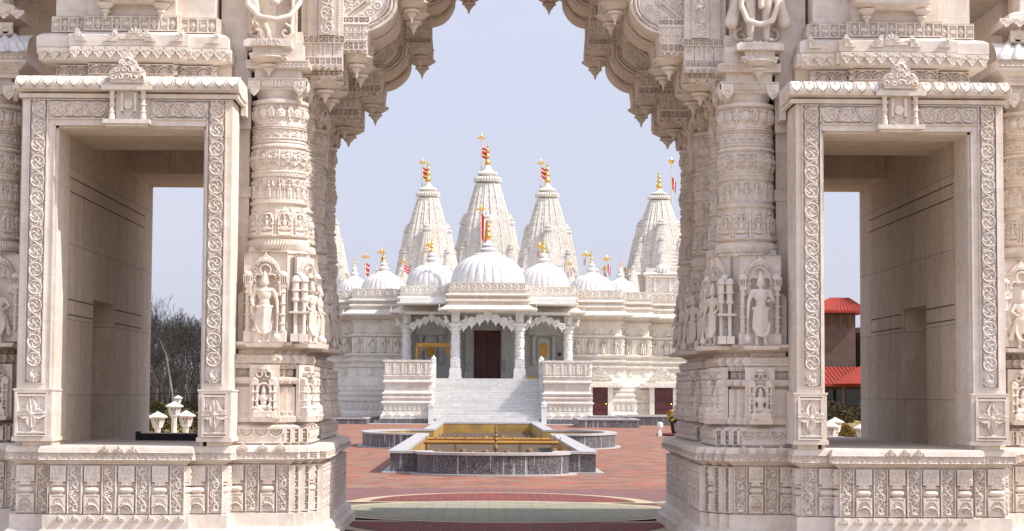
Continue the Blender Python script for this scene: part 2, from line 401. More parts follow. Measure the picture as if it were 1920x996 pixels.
# ---------------------------------------------------------------- materials
def nt(name):
    m=bpy.data.materials.new(name); m.use_nodes=True; t=m.node_tree; b=t.nodes['Principled BSDF']; return m,t,b
def N(t,ty,**k):
    n=t.nodes.new(ty)
    for a,v in k.items():
        if a.startswith('i_'): 
            key=a[2:]; key=int(key) if key.isdigit() else key.replace('_',' ')
            n.inputs[key].default_value=v
        else: setattr(n,a,v)
    return n
def ramp(t,src,stops):
    r=t.nodes.new('ShaderNodeValToRGB'); e=r.color_ramp.elements
    while len(e)<len(stops): e.new(.5)
    for i,(p,c) in enumerate(stops): e[i].position=p; e[i].color=(*c,1) if len(c)==3 else c
    t.links.new(src,r.inputs[0]); return r.outputs[0]
def mix(t,f,a,b,mode='MIX'):
    m=t.nodes.new('ShaderNodeMix'); m.data_type='RGBA'; m.blend_type=mode
    for s,v in ((0,f),(6,a),(7,b)):
        if hasattr(v,'links'): t.links.new(v,m.inputs[s])
        else: m.inputs[s].default_value=v if s==0 else (*v,1)
    return m.outputs[2]
def stone(name,c1,c2,stain,rough=.78,scale=1.0,bump=.35,vein=None,bscale=60,joints=None,jcol=.75,msz=.0035):
    m,t,b=nt(name); tc=N(t,'ShaderNodeTexCoord'); L=t.links
    geo=N(t,'ShaderNodeNewGeometry'); pos=geo.outputs['Position']
    n1=N(t,'ShaderNodeTexNoise',i_Scale=1.1*scale,i_Detail=8.0,i_Roughness=.6); L.new(pos,n1.inputs['Vector'])
    n2=N(t,'ShaderNodeTexNoise',i_Scale=9*scale,i_Detail=6.0,i_Roughness=.65); L.new(pos,n2.inputs['Vector'])
    f=ramp(t,n1.outputs[0],[(.3,(0,0,0)),(.7,(1,1,1))]); col=mix(t,f,c1,c2)
    # weathering: yellowish run-off patches stretched downwards
    mp=N(t,'ShaderNodeMapping'); mp.inputs['Scale'].default_value=(2.2*scale,2.2*scale,.45*scale); L.new(pos,mp.inputs[0])
    n3=N(t,'ShaderNodeTexNoise',i_Scale=1.3,i_Detail=7.0,i_Roughness=.7); L.new(mp.outputs[0],n3.inputs['Vector'])
    f3=ramp(t,n3.outputs[0],[(.47,(0,0,0)),(.76,(.85,.85,.85))]); col=mix(t,f3,col,stain)
    f2=ramp(t,n2.outputs[0],[(.3,(.84,.83,.82)),(.7,(1.07,1.07,1.07))]); col=mix(t,1.0,col,f2,'MULTIPLY')
    if vein:
        v=N(t,'ShaderNodeTexNoise',i_Scale=vein[1],i_Detail=10.0,i_Roughness=.55,i_Distortion=1.6); L.new(pos,v.inputs['Vector'])
        fv=ramp(t,v.outputs[0],[(.44,(0,0,0)),(.5,(.55,.55,.55)),(.56,(0,0,0))]); col=mix(t,fv,col,vein[0])
    if joints:                                        # courses of blocks: thin joints
        sx=N(t,'ShaderNodeSeparateXYZ'); L.new(pos,sx.inputs[0]); ad=N(t,'ShaderNodeMath',operation='ADD'); L.new(sx.outputs[0],ad.inputs[0]); L.new(sx.outputs[1],ad.inputs[1])
        cb=N(t,'ShaderNodeCombineXYZ'); L.new(ad.outputs[0],cb.inputs[0]); L.new(sx.outputs[2],cb.inputs[1])
        br=N(t,'ShaderNodeTexBrick'); L.new(cb.outputs[0],br.inputs['Vector'])
        br.inputs['Color1'].default_value=(1,1,1,1); br.inputs['Color2'].default_value=(.90,.89,.88,1); br.inputs['Mortar'].default_value=(jcol,jcol,jcol,1)
        br.inputs['Scale'].default_value=1.0; br.inputs['Mortar Size'].default_value=msz; br.inputs['Brick Width'].default_value=joints[0]; br.inputs['Row Height'].default_value=joints[1]
        col=mix(t,1.0,col,br.outputs[0],'MULTIPLY')
    L.new(col,b.inputs['Base Color']); b.inputs['Roughness'].default_value=rough
    try: b.inputs['Specular IOR Level'].default_value=.3
    except KeyError: pass
    nb=N(t,'ShaderNodeTexNoise',i_Scale=bscale,i_Detail=5.0,i_Roughness=.6); L.new(pos,nb.inputs['Vector'])
    bp=N(t,'ShaderNodeBump',i_Strength=bump,i_Distance=.006*60/bscale); L.new(nb.outputs[0],bp.inputs['Height']); L.new(bp.outputs[0],b.inputs['Normal'])
    return m
def plain(name,c,rough=.6,metal=0.0,noise=None,bump=0.0,bs=40):
    m,t,b=nt(name); L=t.links; b.inputs['Base Color'].default_value=(*c,1); b.inputs['Roughness'].default_value=rough; b.inputs['Metallic'].default_value=metal
    geo=N(t,'ShaderNodeNewGeometry')
    n=N(t,'ShaderNodeTexNoise',i_Scale=noise[1] if noise else 6.0,i_Detail=6.0); L.new(geo.outputs['Position'],n.inputs['Vector'])
    c2=noise[0] if noise else tuple(v*.8 for v in c)
    f=ramp(t,n.outputs[0],[(.35,(0,0,0)),(.65,(1,1,1))]); L.new(mix(t,f,c,c2),b.inputs['Base Color'])
    if bump:
        nb=N(t,'ShaderNodeTexNoise',i_Scale=float(bs),i_Detail=4.0); L.new(geo.outputs['Position'],nb.inputs['Vector'])
        bp=N(t,'ShaderNodeBump',i_Strength=bump,i_Distance=.02); L.new(nb.outputs[0],bp.inputs['Height']); L.new(bp.outputs[0],b.inputs['Normal'])
    return m
def granite(name,c1,c2,streak=True):
    m,t,b=nt(name); L=t.links; geo=N(t,'ShaderNodeNewGeometry'); pos=geo.outputs['Position']
    v=N(t,'ShaderNodeTexVoronoi',i_Scale=28.0); L.new(pos,v.inputs['Vector'])
    n=N(t,'ShaderNodeTexNoise',i_Scale=45.0,i_Detail=4.0); L.new(pos,n.inputs['Vector'])
    f=ramp(t,n.outputs[0],[(.38,(0,0,0)),(.62,(1,1,1))]); col=mix(t,f,c1,c2)
    f2=ramp(t,v.outputs['Color'],[(.2,(.75,.75,.75)),(.9,(1.2,1.2,1.2))]); col=mix(t,1.0,col,f2,'MULTIPLY')
    if streak:                                       # lime runs left by the water
        mp=N(t,'ShaderNodeMapping'); mp.inputs['Scale'].default_value=(7,7,.35); L.new(pos,mp.inputs[0])
        s=N(t,'ShaderNodeTexNoise',i_Scale=1.6,i_Detail=3.0,i_Roughness=.8); L.new(mp.outputs[0],s.inputs['Vector'])
        col=mix(t,ramp(t,s.outputs[0],[(.56,(0,0,0)),(.64,(.6,.6,.6))]),col,(.62,.62,.62))
    L.new(col,b.inputs['Base Color']); b.inputs['Roughness'].default_value=.45; return m
M={}
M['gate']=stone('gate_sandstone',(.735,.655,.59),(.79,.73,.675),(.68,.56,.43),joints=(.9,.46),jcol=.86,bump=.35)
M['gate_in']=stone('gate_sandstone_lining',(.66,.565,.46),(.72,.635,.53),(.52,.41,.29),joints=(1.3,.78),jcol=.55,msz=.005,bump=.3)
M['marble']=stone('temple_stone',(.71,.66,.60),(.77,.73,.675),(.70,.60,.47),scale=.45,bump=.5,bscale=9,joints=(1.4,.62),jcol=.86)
M['dome']=stone('dome_marble',(.68,.66,.65),(.72,.71,.70),(.62,.59,.56),scale=.5,bump=.2,bscale=6)
M['white']=stone('white_marble',(.66,.66,.66),(.71,.71,.71),(.62,.60,.56),scale=.6,bump=.3,bscale=12)
M['shadedmarble']=stone('shaded_grey_marble',(.40,.42,.415),(.47,.485,.48),(.42,.42,.38),scale=.6,bump=.3,bscale=12,joints=(1.2,1.2),jcol=.8)  # marble greyed and darkened to paint the shade of the porch interior
M['step']=stone('step_marble',(.83,.83,.82),(.87,.87,.86),(.80,.78,.73),scale=.5,bump=.1,bscale=14,joints=(2.0,.15125),jcol=.68,msz=.010,rough=.5)  # joint rows fall at the risers, painting the shadow line under each nosing
M['spire']=stone('spire_stone',(.72,.675,.62),(.78,.74,.69),(.74,.66,.55),scale=.3,bump=.6,bscale=7,joints=(.26,.15),jcol=.66,msz=.012)
M['drape']=stone('veined_marble',(.66,.64,.64),(.74,.72,.72),(.62,.58,.52),scale=1.5,vein=((.45,.46,.49),2.2),rough=.5)
M['gold']=plain('gilded_metal',(.80,.50,.10),.28,.85,((.70,.38,.05),3.0))
M['red']=plain('red_cloth',(.62,.02,.03),.8); M['whitecloth']=plain('white_cloth',(.85,.85,.85),.8)
M['pole']=plain('pole_paint',(.66,.58,.42),.5)
M['door']=plain('red_timber',(.085,.012,.010),.5,0,((.05,.008,.008),2.0))
M['dark']=plain('dark_gap',(.02,.02,.022),.9)
M['granite']=granite('dark_granite',(.03,.028,.032),(.20,.185,.19))
M['coping']=plain('grey_granite_coping',(.50,.47,.46),.55,0,((.40,.37,.37),14.0))
M['basinfloor']=plain('stained_basin_floor',(.12,.075,.035),.95,0,((.06,.045,.03),1.5))
M['yellowtile']=plain('gilt_tile_lining',(.52,.31,.07),.5,0,((.30,.19,.06),1.6))
M['pipe']=plain('ochre_pipe',(.46,.23,.045),.5,0,((.34,.16,.035),3.0))
M['lampcase']=plain('rusty_brass',(.30,.15,.035),.6,.1,((.14,.07,.025),20.0))
M['ochre']=plain('ochre_painted_timber',(.50,.25,.04),.6)
M['mat_yellow']=plain('yellow_mat',(.80,.60,.01),.8)
M['lantern']=plain('white_lantern_stone',(.80,.76,.72),.7,0,((.72,.68,.62),6.0))
M['bark']=plain('bark',(.105,.085,.075),.9,0,((.06,.05,.045),3.0))
M['palebark']=plain('pale_bark',(.36,.31,.26),.9,0,((.26,.22,.18),3.0))
M['twig']=plain('twigs',(.045,.040,.038),.95,0,((.075,.066,.06),.6))
M['fence']=plain('black_metal',(.015,.015,.017),.5)
M['hedge']=plain('hedge_leaf',(.070,.072,.022),.9,0,((.13,.10,.035),5.0))
M['shrub']=plain('shrub_leaf',(.030,.028,.014),.9,0,((.10,.06,.02),5.0))
M['shrub_gold']=plain('golden_shrub_leaf',(.24,.13,.02),.9,0,((.13,.10,.02),5.0))
M['brickwall']=plain('brown_brick',(.14,.085,.065),.85,0,((.11,.07,.055),1.2))
M['roof']=plain('red_metal_roof',(.34,.034,.012),.8,0,((.25,.028,.012),.8))
M['glass']=plain('dark_window_glass',(.02,.025,.03),.1)
M['flower']=plain('yellow_petals',(.75,.42,.02),.8); M['leafg']=plain('plant_green',(.06,.10,.025),.8)
M['maroon']=plain('maroon_plastic',(.16,.02,.02),.6)
M['groove']=plain('groove_shade',(.13,.10,.075),.9)
# ================================================================ THE STONE GATEWAY (left half measured, right half mirrored about x=0)
G=thing('stone_gateway','carved pinkish stone gateway with a scalloped arch between two window bays','gateway',(0,22.5,0))
HALF=[]
def gp(mb,name,mat='gate',sharp=40,label=None,parent=None):
    o=mb.build(name,M[mat],parent or G,sharp,label)
    if parent is None: HALF.append(o)
    return o
def run_edges(plan,closed=True):
    P=[Vector((a,b)) for a,b in plan]; n=len(P)
    for i in range(n if closed else n-1):
        a,b=P[i],P[(i+1)%n]; p=P[i-1] if (closed or i>0) else None; q=P[(i+2)%n] if (closed or i<n-2) else None
        d=(b-a); L=d.length; d=d/L; nrm=Vector((d.y,-d.x))
        def conv(u,v): return 1 if (u.x*v.y-u.y*v.x)>0 else -1
        ca=conv(a-p,b-a) if p is not None else 0; cb=conv(b-a,q-b) if q is not None else 0
        yield a,b,d,nrm,L,ca,cb
def band(mb,plan,off,z0,z1,fn,d=.02,closed=True,minw=.05,gap=.0,facing=lambda n:n.y<-.3 or n.x>.3):
    for a,b,u,n,L,ca,cb in run_edges(plan,closed):
        if not facing(n): continue
        w=L+(ca+cb)*off-2*gap
        if w<minw: continue
        R=fn(w,z1-z0)
        if R is None: continue
        o=(a.x-u.x*(ca*off-gap)+n.x*(off+d+.002),a.y-u.y*(ca*off-gap)+n.y*(off+d+.002),z0)
        R.flat(mb,o,(u.x,u.y,0),(0,0,1),(n.x,n.y,0),skirt=d+.012)
# ---- plans
BASE=[(-9.5,20.45),(-5.1,20.45),(-5.1,20.1),(-4.93,20.1),(-4.93,19.6),(-4.58,19.6),(-4.58,19.48),(-3.24,19.48),(-3.24,19.6),(-2.88,19.6),(-2.88,19.95),
      (-2.25,19.95),(-2.25,20.04),(-2.16,20.04),(-2.16,20.14),(-2.07,20.14),(-2.07,20.28),(-1.99,20.28),(-1.99,21.6),(-2.16,21.6),(-2.16,22.05),(-2.11,22.05),(-2.11,22.2),(-2.05,22.2),
      (-2.05,24.55),(-2.11,24.55),(-2.11,24.75),(-2.2,24.75),(-2.2,25.25),(-9.5,25.25)]
mb=MB(); mb.mould(BASE,[(.16,-.4),(.16,.13),(.11,.15),(.11,.19),(.07,.24),(.05,.25),(.05,.385),(0,.395),(0,.875),(.02,.885),(.02,.90),(.05,.905),(.05,.92),(.09,.925),(.09,1.03),(.075,1.062),(0,1.066)])
for x0 in (-4.45,-4.15,-3.85,-3.55,-3.3): # little floral buds on the footing edge
    pass
gp(mb,'base')
# carved friezes below the sill
mb=MB()
def frieze(w,h):
    if w<.11: return P_lattice(w,h,cell=h/3,d=.02)
    R=Relief(w,h,.006,0); seq=[]; n=max(1,int(round(w/.305))); kw=w/n
    pw=kw*.56 if w>.3 else w; k=0; x=0
    for i in range(n):
        R2=P_pot(pw-.008,h,seed=i); i0=np.searchsorted(R.x,x+.004); i1=min(R.nx,i0+R2.nx); R.H[:,i0:i1]=R2.H[:R.ny,:i1-i0]; x+=pw
        if w>.3:
            R3=P_vinepanel(kw-pw-.008,h,seed=i); i0=np.searchsorted(R.x,x+.004); i1=min(R.nx,i0+R3.nx); R.H[:,i0:i1]=R3.H[:R.ny,:i1-i0]; R.H[:,max(0,i0-1):i0]=-.05
        x+=kw-pw
    return R
def bay_frieze(w,h):
    if w<.2 and w>.12: return P_pot(w,h)
    if .3<w<.5: 
        R=Relief(w,h,.006,-.05); a=P_pot(w*.56,h,seed=4); R.H[:,:a.nx]=a.H[:R.ny]; c=P_vinepanel(w*.40,h,seed=3); i0=np.searchsorted(R.x,w*.59); R.H[:,i0:i0+c.nx]=c.H[:R.ny,:R.nx-i0]; return R
    return frieze(w,h)
band(mb,BASE[:-2],0,.40,.868,bay_frieze,d=.05,closed=False,gap=.0)
gp(mb,'pot_frieze')
mb=MB(); band(mb,BASE[:-2],.09,.93,1.0,lambda w,h:P_fans(w,h,max(1,int(round(w/.108))),.016),d=.016,closed=False)
# buds standing on the sill edge and on the footing
def buds(mb,xs,y,z,w,h,t=.014):
    for x in xs:
        R=crest(w,h,t,.006,1); R.sheet(mb,(x-w/2,y-.012,z),t=.02)
buds(mb,[-4.02,-3.88,-3.74],19.39,1.0,.11,.085); buds(mb,[-2.72,-2.52,-2.34],19.86,1.02,.12,.08)
for k in range(9): buds(mb,[-4.46+k*.148],19.43,.33,.10,.07)
gp(mb,'sill_carving')
# ---- pier bodies behind the columns
def ratha(x0,x1,y0,y1,st=.075):
    return [(x0,y0),(x1-3*st,y0),(x1-3*st,y0+st),(x1-2*st,y0+st),(x1-2*st,y0+2*st),(x1-st,y0+2*st),(x1-st,y0+3*st),(x1,y0+3*st),
            (x1,y1-3*st),(x1-st,y1-3*st),(x1-st,y1-2*st),(x1-2*st,y1-2*st),(x1-2*st,y1-st),(x1-3*st,y1-st),(x1-3*st,y1),(x0,y1)]
B1=ratha(-2.87,-2.16,20.05,21.62); B2=ratha(-2.87,-2.19,22.2,24.82); BW=ratha(-6.3,-5.2,20.55,21.9,.06)
bodyprof=[(.06,1.07),(.06,1.25),(.03,1.268),(-.02,1.275),(-.02,1.285),(.02,1.30),(.02,1.35),(0,1.37),(0,1.655),(-.03,1.665),(-.03,1.68),(.02,1.69),(.038,1.715),(.038,1.73),(.02,1.755),(-.04,1.765),(-.04,1.835),(0,1.845),
          (0,1.895),(.02,1.90),(.02,1.98),(.0,1.99),(-.06,1.995),(-.06,2.03),(-.02,2.05),(.03,2.075),(.05,2.085),(.05,2.115),(-.0,2.12),(-.05,2.125),(-.05,2.60),(-.10,2.66),(-.11,2.9),(-.15,3.10)]
def seated_niche(mb,a,u,n,z0,w,h,seed=0):                # pillared frame round a small seated figure
    o=lambda s,t,zz_:(a[0]+u[0]*s+n[0]*t,a[1]+u[1]*s+n[1]*t,zz_)
    R=Relief(w,h,.006,-.02)
    R.rect(w*.08,w*.92,0,h*.08,.03)
    for e in (.14,.27,.73,.86):
        R.stroke([(w*e,h*.08),(w*e,h*.62)],w*.055,.035)
        for q in (.2,.34,.5): R.ell(w*e,h*q,w*.075,h*.02,.045,flat=True)
    for e in (.2,.8):
        R.rect(w*(e-.12),w*(e+.12),h*.62,h*.72,.04); R.ell(w*e,h*.73,w*.13,h*.05,.045)
    R.ring(w*.5,h*.55,w*.2,w*.05,.035,0,0,PI); R.ring(w*.35,h*.83,w*.1,w*.035,.04); R.ring(w*.65,h*.83,w*.1,w*.035,.04); R.rect(w*.36,w*.64,h*.91,h*.98,.045); R.ell(w*.5,h*.88,w*.13,h*.04,.04)
    R.H[(R.H<0)&(np.abs(R.x-w/2)[None,:]<w*.2)&(R.y[:,None]<h*.7)]=-.04
    R.flat(mb,o(-w/2,.045,z0),(u[0],u[1],0),(0,0,1),(n[0],n[1],0),skirt=.06)
def big_niche(mb,a,u,n,z0,w,h,seed=0):                      # flame arch and pillars round a standing figure
    R=Relief(w,h,.006,-1); c=w/2
    R.rect(0,w,0,h*.13,.015); 
    for e in (.10,.90):
        R.stroke([(w*e,h*.13),(w*e,h*.60)],w*.062,.05,.0); R.rect(w*(e-.09),w*(e+.09),0,h*.12,.03)
        for q in (.2,.3,.42,.55): R.ell(w*e,h*q,w*.085,h*.012,.055,flat=True)
        R.rect(w*(e-.085),w*(e+.085),h*.60,h*.65,.05); R.rect(w*(e-.10),w*(e+.10),h*.65,h*.74,.055); R.ell(w*e,h*.745,w*.11,h*.045,.06)
        for q in range(4): R.rect(w*(e-.085+q*.05),w*(e-.065+q*.05),h*.66,h*.72,.03,'set')
    m=R.win(0,w,0,h*.97); sl,X,Y=m; d=np.hypot((X-c)/(w*.40),(Y-h*.60)/(h*.36)); ap=(Y>h*.55)&(d<1); R.H[sl]=np.where(ap,np.maximum(R.H[sl],.012),R.H[sl])
    R.poly([(c-w*.1,h*.92),(c+w*.1,h*.92),(c,h)],.02)
    for k in range(22):
        t=PI*(k+.5)/22; x0=c+w*.30*math.cos(t); y0=h*.62+h*.26*math.sin(t); R.leaf(x0,y0,t*.9+.15,w*.11,w*.028,.03,.01)
    R.ring(c,h*.62,w*.30,w*.03,.028,.005,0,PI)
    for x,y,r in ((c,h*.80,w*.12),(c-w*.15,h*.70,w*.10),(c+w*.15,h*.70,w*.10)): R.ring(x,y,r,w*.028,.026,.012); R.ell(x,y,r*.8,r*.8,0,-.012,flat=True,cut=True)
    R.H[(np.abs(R.x-c)[None,:]<w*.2)&(R.y[:,None]<h*.72)&(R.y[:,None]>h*.13)]=-.03
    k=(np.abs(R.x-c)[None,:]<w*.4)&(R.y[:,None]<h*.72)&(R.H<-.5); R.H[k]=-.02
    R.H[R.H<-.5]=-.035
    R.flat(mb,(a[0]-u[0]*w/2+n[0]*.04,a[1]-u[1]*w/2+n[1]*.04,z0),(u[0],u[1],0),(0,0,1),(n[0],n[1],0),skirt=.0)
def pier(plan,name='pier_body'):
    mb=MB(); mb.mould(plan,bodyprof); o=gp(mb,name)
    mb=MB()
    band(mb,plan,.06,1.09,1.235,lambda w,h:(P_fans(w,h,max(2,int(round(w/.17))),.03,up=False) if w>.3 else P_lattice(w,h,cell=.05,d=.022)),d=.03)
    band(mb,plan,-.04,1.77,1.832,lambda w,h:P_lattice(w,h,d=.012,frame=.006),d=.012,minw=.06)
    band(mb,plan,.0,1.848,1.892,lambda w,h:P_lattice(w,h,d=.008,frame=.005),d=.008,minw=.04)
    band(mb,plan,.02,1.92,1.97,lambda w,h:Relief(w,h,.006,-.006).foliage(0,w,0,h,.05,.012,-.006,3),d=.006,minw=.04)
    band(mb,plan,0,1.36,1.42,lambda w,h:Relief(w,h,.006,-.004).foliage(0,w,0,h,.055,.01,-.004,5),d=.004,minw=.04)
    band(mb,plan,.028,1.695,1.75,lambda w,h:Relief(w,h,.006,0) .foliage(0,w,0,h,.04,.012,0,8),d=.0,minw=.04)
    gp(mb,'body_carving',parent=None)
    return o
pier(B1); pier(B2); pier(BW)
S2=1/math.sqrt(2)
# ---------------- figures
def deity(name,H,pose=0,vox=.0075):
    P=[]; s=H
    def c(a,b,r0,r1): P.append(('cap',tuple(v*s for v in a),tuple(v*s for v in b),r0*s,r1*s))
    def e(a,r): P.append(('ell',tuple(v*s for v in a),tuple(v*s for v in r)))
    if pose in (0,1):                                    # standing, weight on one leg
        for sx in (-1,1):
            c((sx*.052,0,.47),(sx*.06,-.02,.26),.058,.040); c((sx*.06,-.02,.26),(sx*.055,.0,.045),.040,.024); e((sx*.062,-.035,.02),(.028,.055,.02))
        e((0,0,.485),(.105,.065,.07)); e((0,-.008,.56),(.072,.052,.07)); e((0,-.005,.665),(.098,.06,.095)); c((-.105,0,.725),(.105,0,.725),.038,.038)
        c((0,-.055,.47),(0,-.06,.16),.022,.030); c((-.03,-.05,.45),(-.045,-.05,.14),.014,.018); c((.03,-.05,.45),(.045,-.05,.14),.014,.018)
        c((-.105,-.02,.50),(.105,-.02,.50),.022,.022); e((0,-.06,.50),(.03,.02,.025))
        # looped scarf across the shins
        pts=[(-.10,-.03,.42),(-.115,-.04,.25),(-.06,-.07,.14),(.02,-.075,.125),(.09,-.06,.16),(.12,-.03,.30)]
        for a,b in zip(pts[:-1],pts[1:]): c(a,b,.013,.013)
        if pose==0:
            c((-.12,0,.715),(-.175,-.01,.60),.034,.027); c((-.175,-.01,.60),(-.15,-.07,.52),.026,.02); e((-.145,-.085,.515),(.024,.03,.026))
            c((.12,0,.715),(.17,-.0,.58),.034,.027); c((.17,0,.58),(.185,-.05,.44),.026,.019); e((.187,-.058,.415),(.022,.022,.032))
            for sx in (-1,1): c((sx*.12,.015,.70),(sx*.205,.02,.665),.028,.024); c((sx*.205,.02,.665),(sx*.20,-.01,.80),.024,.017); e((sx*.198,-.018,.825),(.022,.02,.028))
            c((.187,-.06,.40),(.18,-.06,.13),.013,.013); e((.178,-.055,.075),(.058,.055,.062))
        else:
            c((-.12,0,.715),(-.165,0,.58),.034,.027); c((-.165,0,.58),(-.18,-.04,.43),.026,.018); e((-.182,-.045,.40),(.022,.022,.03))
            c((-.182,-.05,.39),(-.185,-.05,.12),.012,.012); e((-.185,-.05,.08),(.05,.05,.06))
            c((.12,0,.715),(.17,-.02,.60),.034,.027); c((.17,-.02,.60),(.11,-.09,.60),.025,.018); e((.095,-.098,.60),(.028,.022,.024))
    elif pose==2:                                          # seated, one leg folded, one hanging
        e((0,.0,.30),(.17,.11,.09)); c((-.1,-.03,.30),(-.25,-.12,.28),.075,.055); c((-.25,-.12,.28),(-.03,-.16,.23),.05,.035); c((.1,-.03,.30),(.21,-.15,.30),.075,.055); c((.21,-.15,.30),(.17,-.16,.07),.05,.032); e((.17,-.20,.04),(.04,.07,.03))
        e((0,0,.43),(.10,.075,.12)); e((0,-.01,.57),(.135,.08,.12)); c((-.14,0,.64),(.14,0,.64),.05,.05)
        for sx in (-1,1):
            c((sx*.16,0,.63),(sx*.22,-.03,.47),.045,.036); c((sx*.22,-.03,.47),(sx*.16,-.12,.36),.035,.028); e((sx*.15,-.13,.35),(.03,.035,.03))
            c((sx*.17,.02,.62),(sx*.27,.02,.60),.036,.03); c((sx*.27,.02,.60),(sx*.27,0,.76),.03,.022); e((sx*.27,-.01,.79),(.03,.025,.035))
        P.append(('box',(-.3*s,.3*s,-.2*s,.1*s,0,.2*s)))
    elif pose in (3,4):                                      # dancers
        if pose==3:
            c((-.06,0,.47),(-.13,-.05,.27),.06,.042); c((-.13,-.05,.27),(-.02,0,.045),.042,.024); e((-.01,-.035,.02),(.03,.055,.02))
            c((.06,0,.47),(.18,-.06,.40),.06,.042); c((.18,-.06,.40),(.06,-.09,.27),.04,.024); e((.04,-.10,.255),(.03,.04,.028))
            pts=[(-.16,-.06,.36),(-.16,-.08,.24),(-.08,-.1,.155),(.04,-.1,.13),(.14,-.08,.16),(.20,-.03,.26),(.215,.0,.42)]
        else:
            for sx in (-1,1): c((sx*.05,0,.47),(sx*.06,-.02,.27),.058,.040); c((sx*.06,-.02,.27),(sx*.055,0,.045),.040,.024); e((sx*.075,-.035,.02),(.036,.06,.02))
            pts=[(-.12,-.02,.42),(-.13,-.05,.27),(-.09,-.08,.155),(0,-.09,.125),(.09,-.08,.155),(.13,-.05,.27),(.12,-.02,.42)]
            c((-.12,.02,.46),(-.19,.03,.16),.03,.05); c((.12,.02,.46),(.19,.03,.16),.03,.05)
        for a,b in zip(pts[:-1],pts[1:]): c(a,b,.021,.021)
        e((0,0,.485),(.115,.07,.075)); e((.01,-.008,.57),(.072,.052,.07)); e((.015,-.005,.665),(.098,.065,.09)); c((-.09,0,.725),(.12,0,.725),.036,.036)
        c((-.11,0,.715),(-.2,-.02,.74),.032,.026); c((-.2,-.02,.74),(-.16,-.04,.90),.026,.018); e((-.155,-.045,.925),(.022,.02,.03))
        c((.13,0,.715),(.2,-.02,.62),.032,.026); c((.2,-.02,.62),(.12,-.08,.56),.026,.018); e((.105,-.085,.55),(.024,.022,.022))
        c((0,-.06,.47),(.01,-.07,.26),.018,.022); c((-.11,-.02,.50),(.11,-.02,.50),.024,.024)
    hz=.80 if pose!=2 else .72; k=1 if pose!=2 else 1.35
    c((0,0,hz-.05),(0,-.005,hz),.032*k,.028*k); e((0,-.008,hz+.035*k),(.047*k,.052*k,.06*k)); e((0,-.062*k,hz+.03*k),(.009*k,.012*k,.016*k))
    for sx in (-1,1): e((sx*.05*k,0,hz+.025*k),(.012*k,.014*k,.03*k)); e((sx*.018*k,-.053*k,hz+.045*k),(.010*k,.006*k,.006*k))
    e((0,-.056*k,hz+.005*k),(.016*k,.007*k,.006*k)); c((-.07*k,-.045,hz-.08),(.07*k,-.045,hz-.08),.012,.012)
    P.append(('lat',(0,0,(hz+.06*k)*s),[(r*k*s,z*k*s) for r,z in ((.050,0),(.054,.02),(.042,.028),(.046,.05),(.033,.06),(.037,.082),(.024,.092),(.026,.108),(.012,.118),(.006,.14))]))
    return body_mesh(name,P,vox)
ME_st0=deity('deity_mesh',.74,0); ME_st1=deity('deity_mesh',.76,1); ME_seat=deity('seated_mesh',.34,2,.006)
ME_d3=deity('dancer_mesh',1.45,3,.011); ME_d4=deity('dancer_mesh',1.45,4,.011)
ME_small0=deity('small_deity_mesh',.66,0,.009); ME_small1=deity('small_deity_mesh',.62,4,.009)
def put(me,name,loc,rz,label=None,sc=(1,1,1),parent=None,half=True):
    P=parent or G
    o=local(name,me,M['gate'],P,tuple(Vector(loc)-wloc(P)),rz,sc)
    if label: o['label']=label
    if half: HALF.append(o)
    return o
# niches: (a, u, n) on front, corner and side faces
def niche_set(corner_x,front_c,y0,y1,front=True,side=2):
    mb=MB()
    jobs=[]
    if front: jobs.append(((front_c,y0),(1,0),(0,-1)))
    jobs.append(((corner_x-.005,y0+.26),(.5,.866),(.866,-.5)))
    for q in range(side):
        yy=y0+.40+(y1-y0-.8)*(q+.5)/side if side>1 else (y0+y1)/2+.05
        jobs.append(((corner_x,yy),(0,1),(1,0)))
    for i,(a,u,n) in enumerate(jobs):
        w=.44 if i==0 and front else .36
        big_niche(mb,a,u,n,2.115,w,.92,i); seated_niche(mb,(a[0]+n[0]*.02,a[1]+n[1]*.02),u,n,1.33,.30 if i==0 and front else .26,.55,i)
        # lotus ledge under the figure and block under the seated figure
        A=(a[0]+n[0]*.10,a[1]+n[1]*.10); mb.obox(A,u,n,.17,.08,2.06,2.10,1.15)
        A=(a[0]+n[0]*.07,a[1]+n[1]*.07); mb.obox(A,u,n,.11,.06,1.30,1.345,1.2)
    gp(mb,'niche_frame')
    return jobs
jobs1=niche_set(-2.16,-2.53,20.05,21.62,True,2); jobs2=niche_set(-2.19,-2.5,22.2,24.82,True,3)
jobsW=niche_set(-5.2,-5.36,20.55,21.9,True,0)
def rot_of(n): return math.atan2(n[0],-n[1])
fig_side=[]
for J in (jobs1,jobs2,jobsW):
    for i,(a,u,n) in enumerate(J):
        if J is jobs1 and i==0: continue
        c=(a[0]+n[0]*.10,a[1]+n[1]*.10)
        put(ME_small0 if i%2 else ME_small1,'standing_figure',(c[0],c[1],2.10),rot_of(n))
        c=(a[0]+n[0]*.07,a[1]+n[1]*.07)
        put(ME_seat,'seated_figure',(c[0],c[1],1.345),rot_of(n))
a,u,n=jobs1[0]
put(ME_seat,'seated_figure',(a[0],a[1]-.075,1.345),0,half=True)
put(ME_st0,'standing_figure',(a[0],a[1]-.12,2.10),0,'crowned four armed figure leaning on a mace in the niche',half=False)
put(ME_st1,'standing_figure',(-a[0],a[1]-.12,2.10),0,'crowned figure with a raised palm and a mace in the niche',half=False)
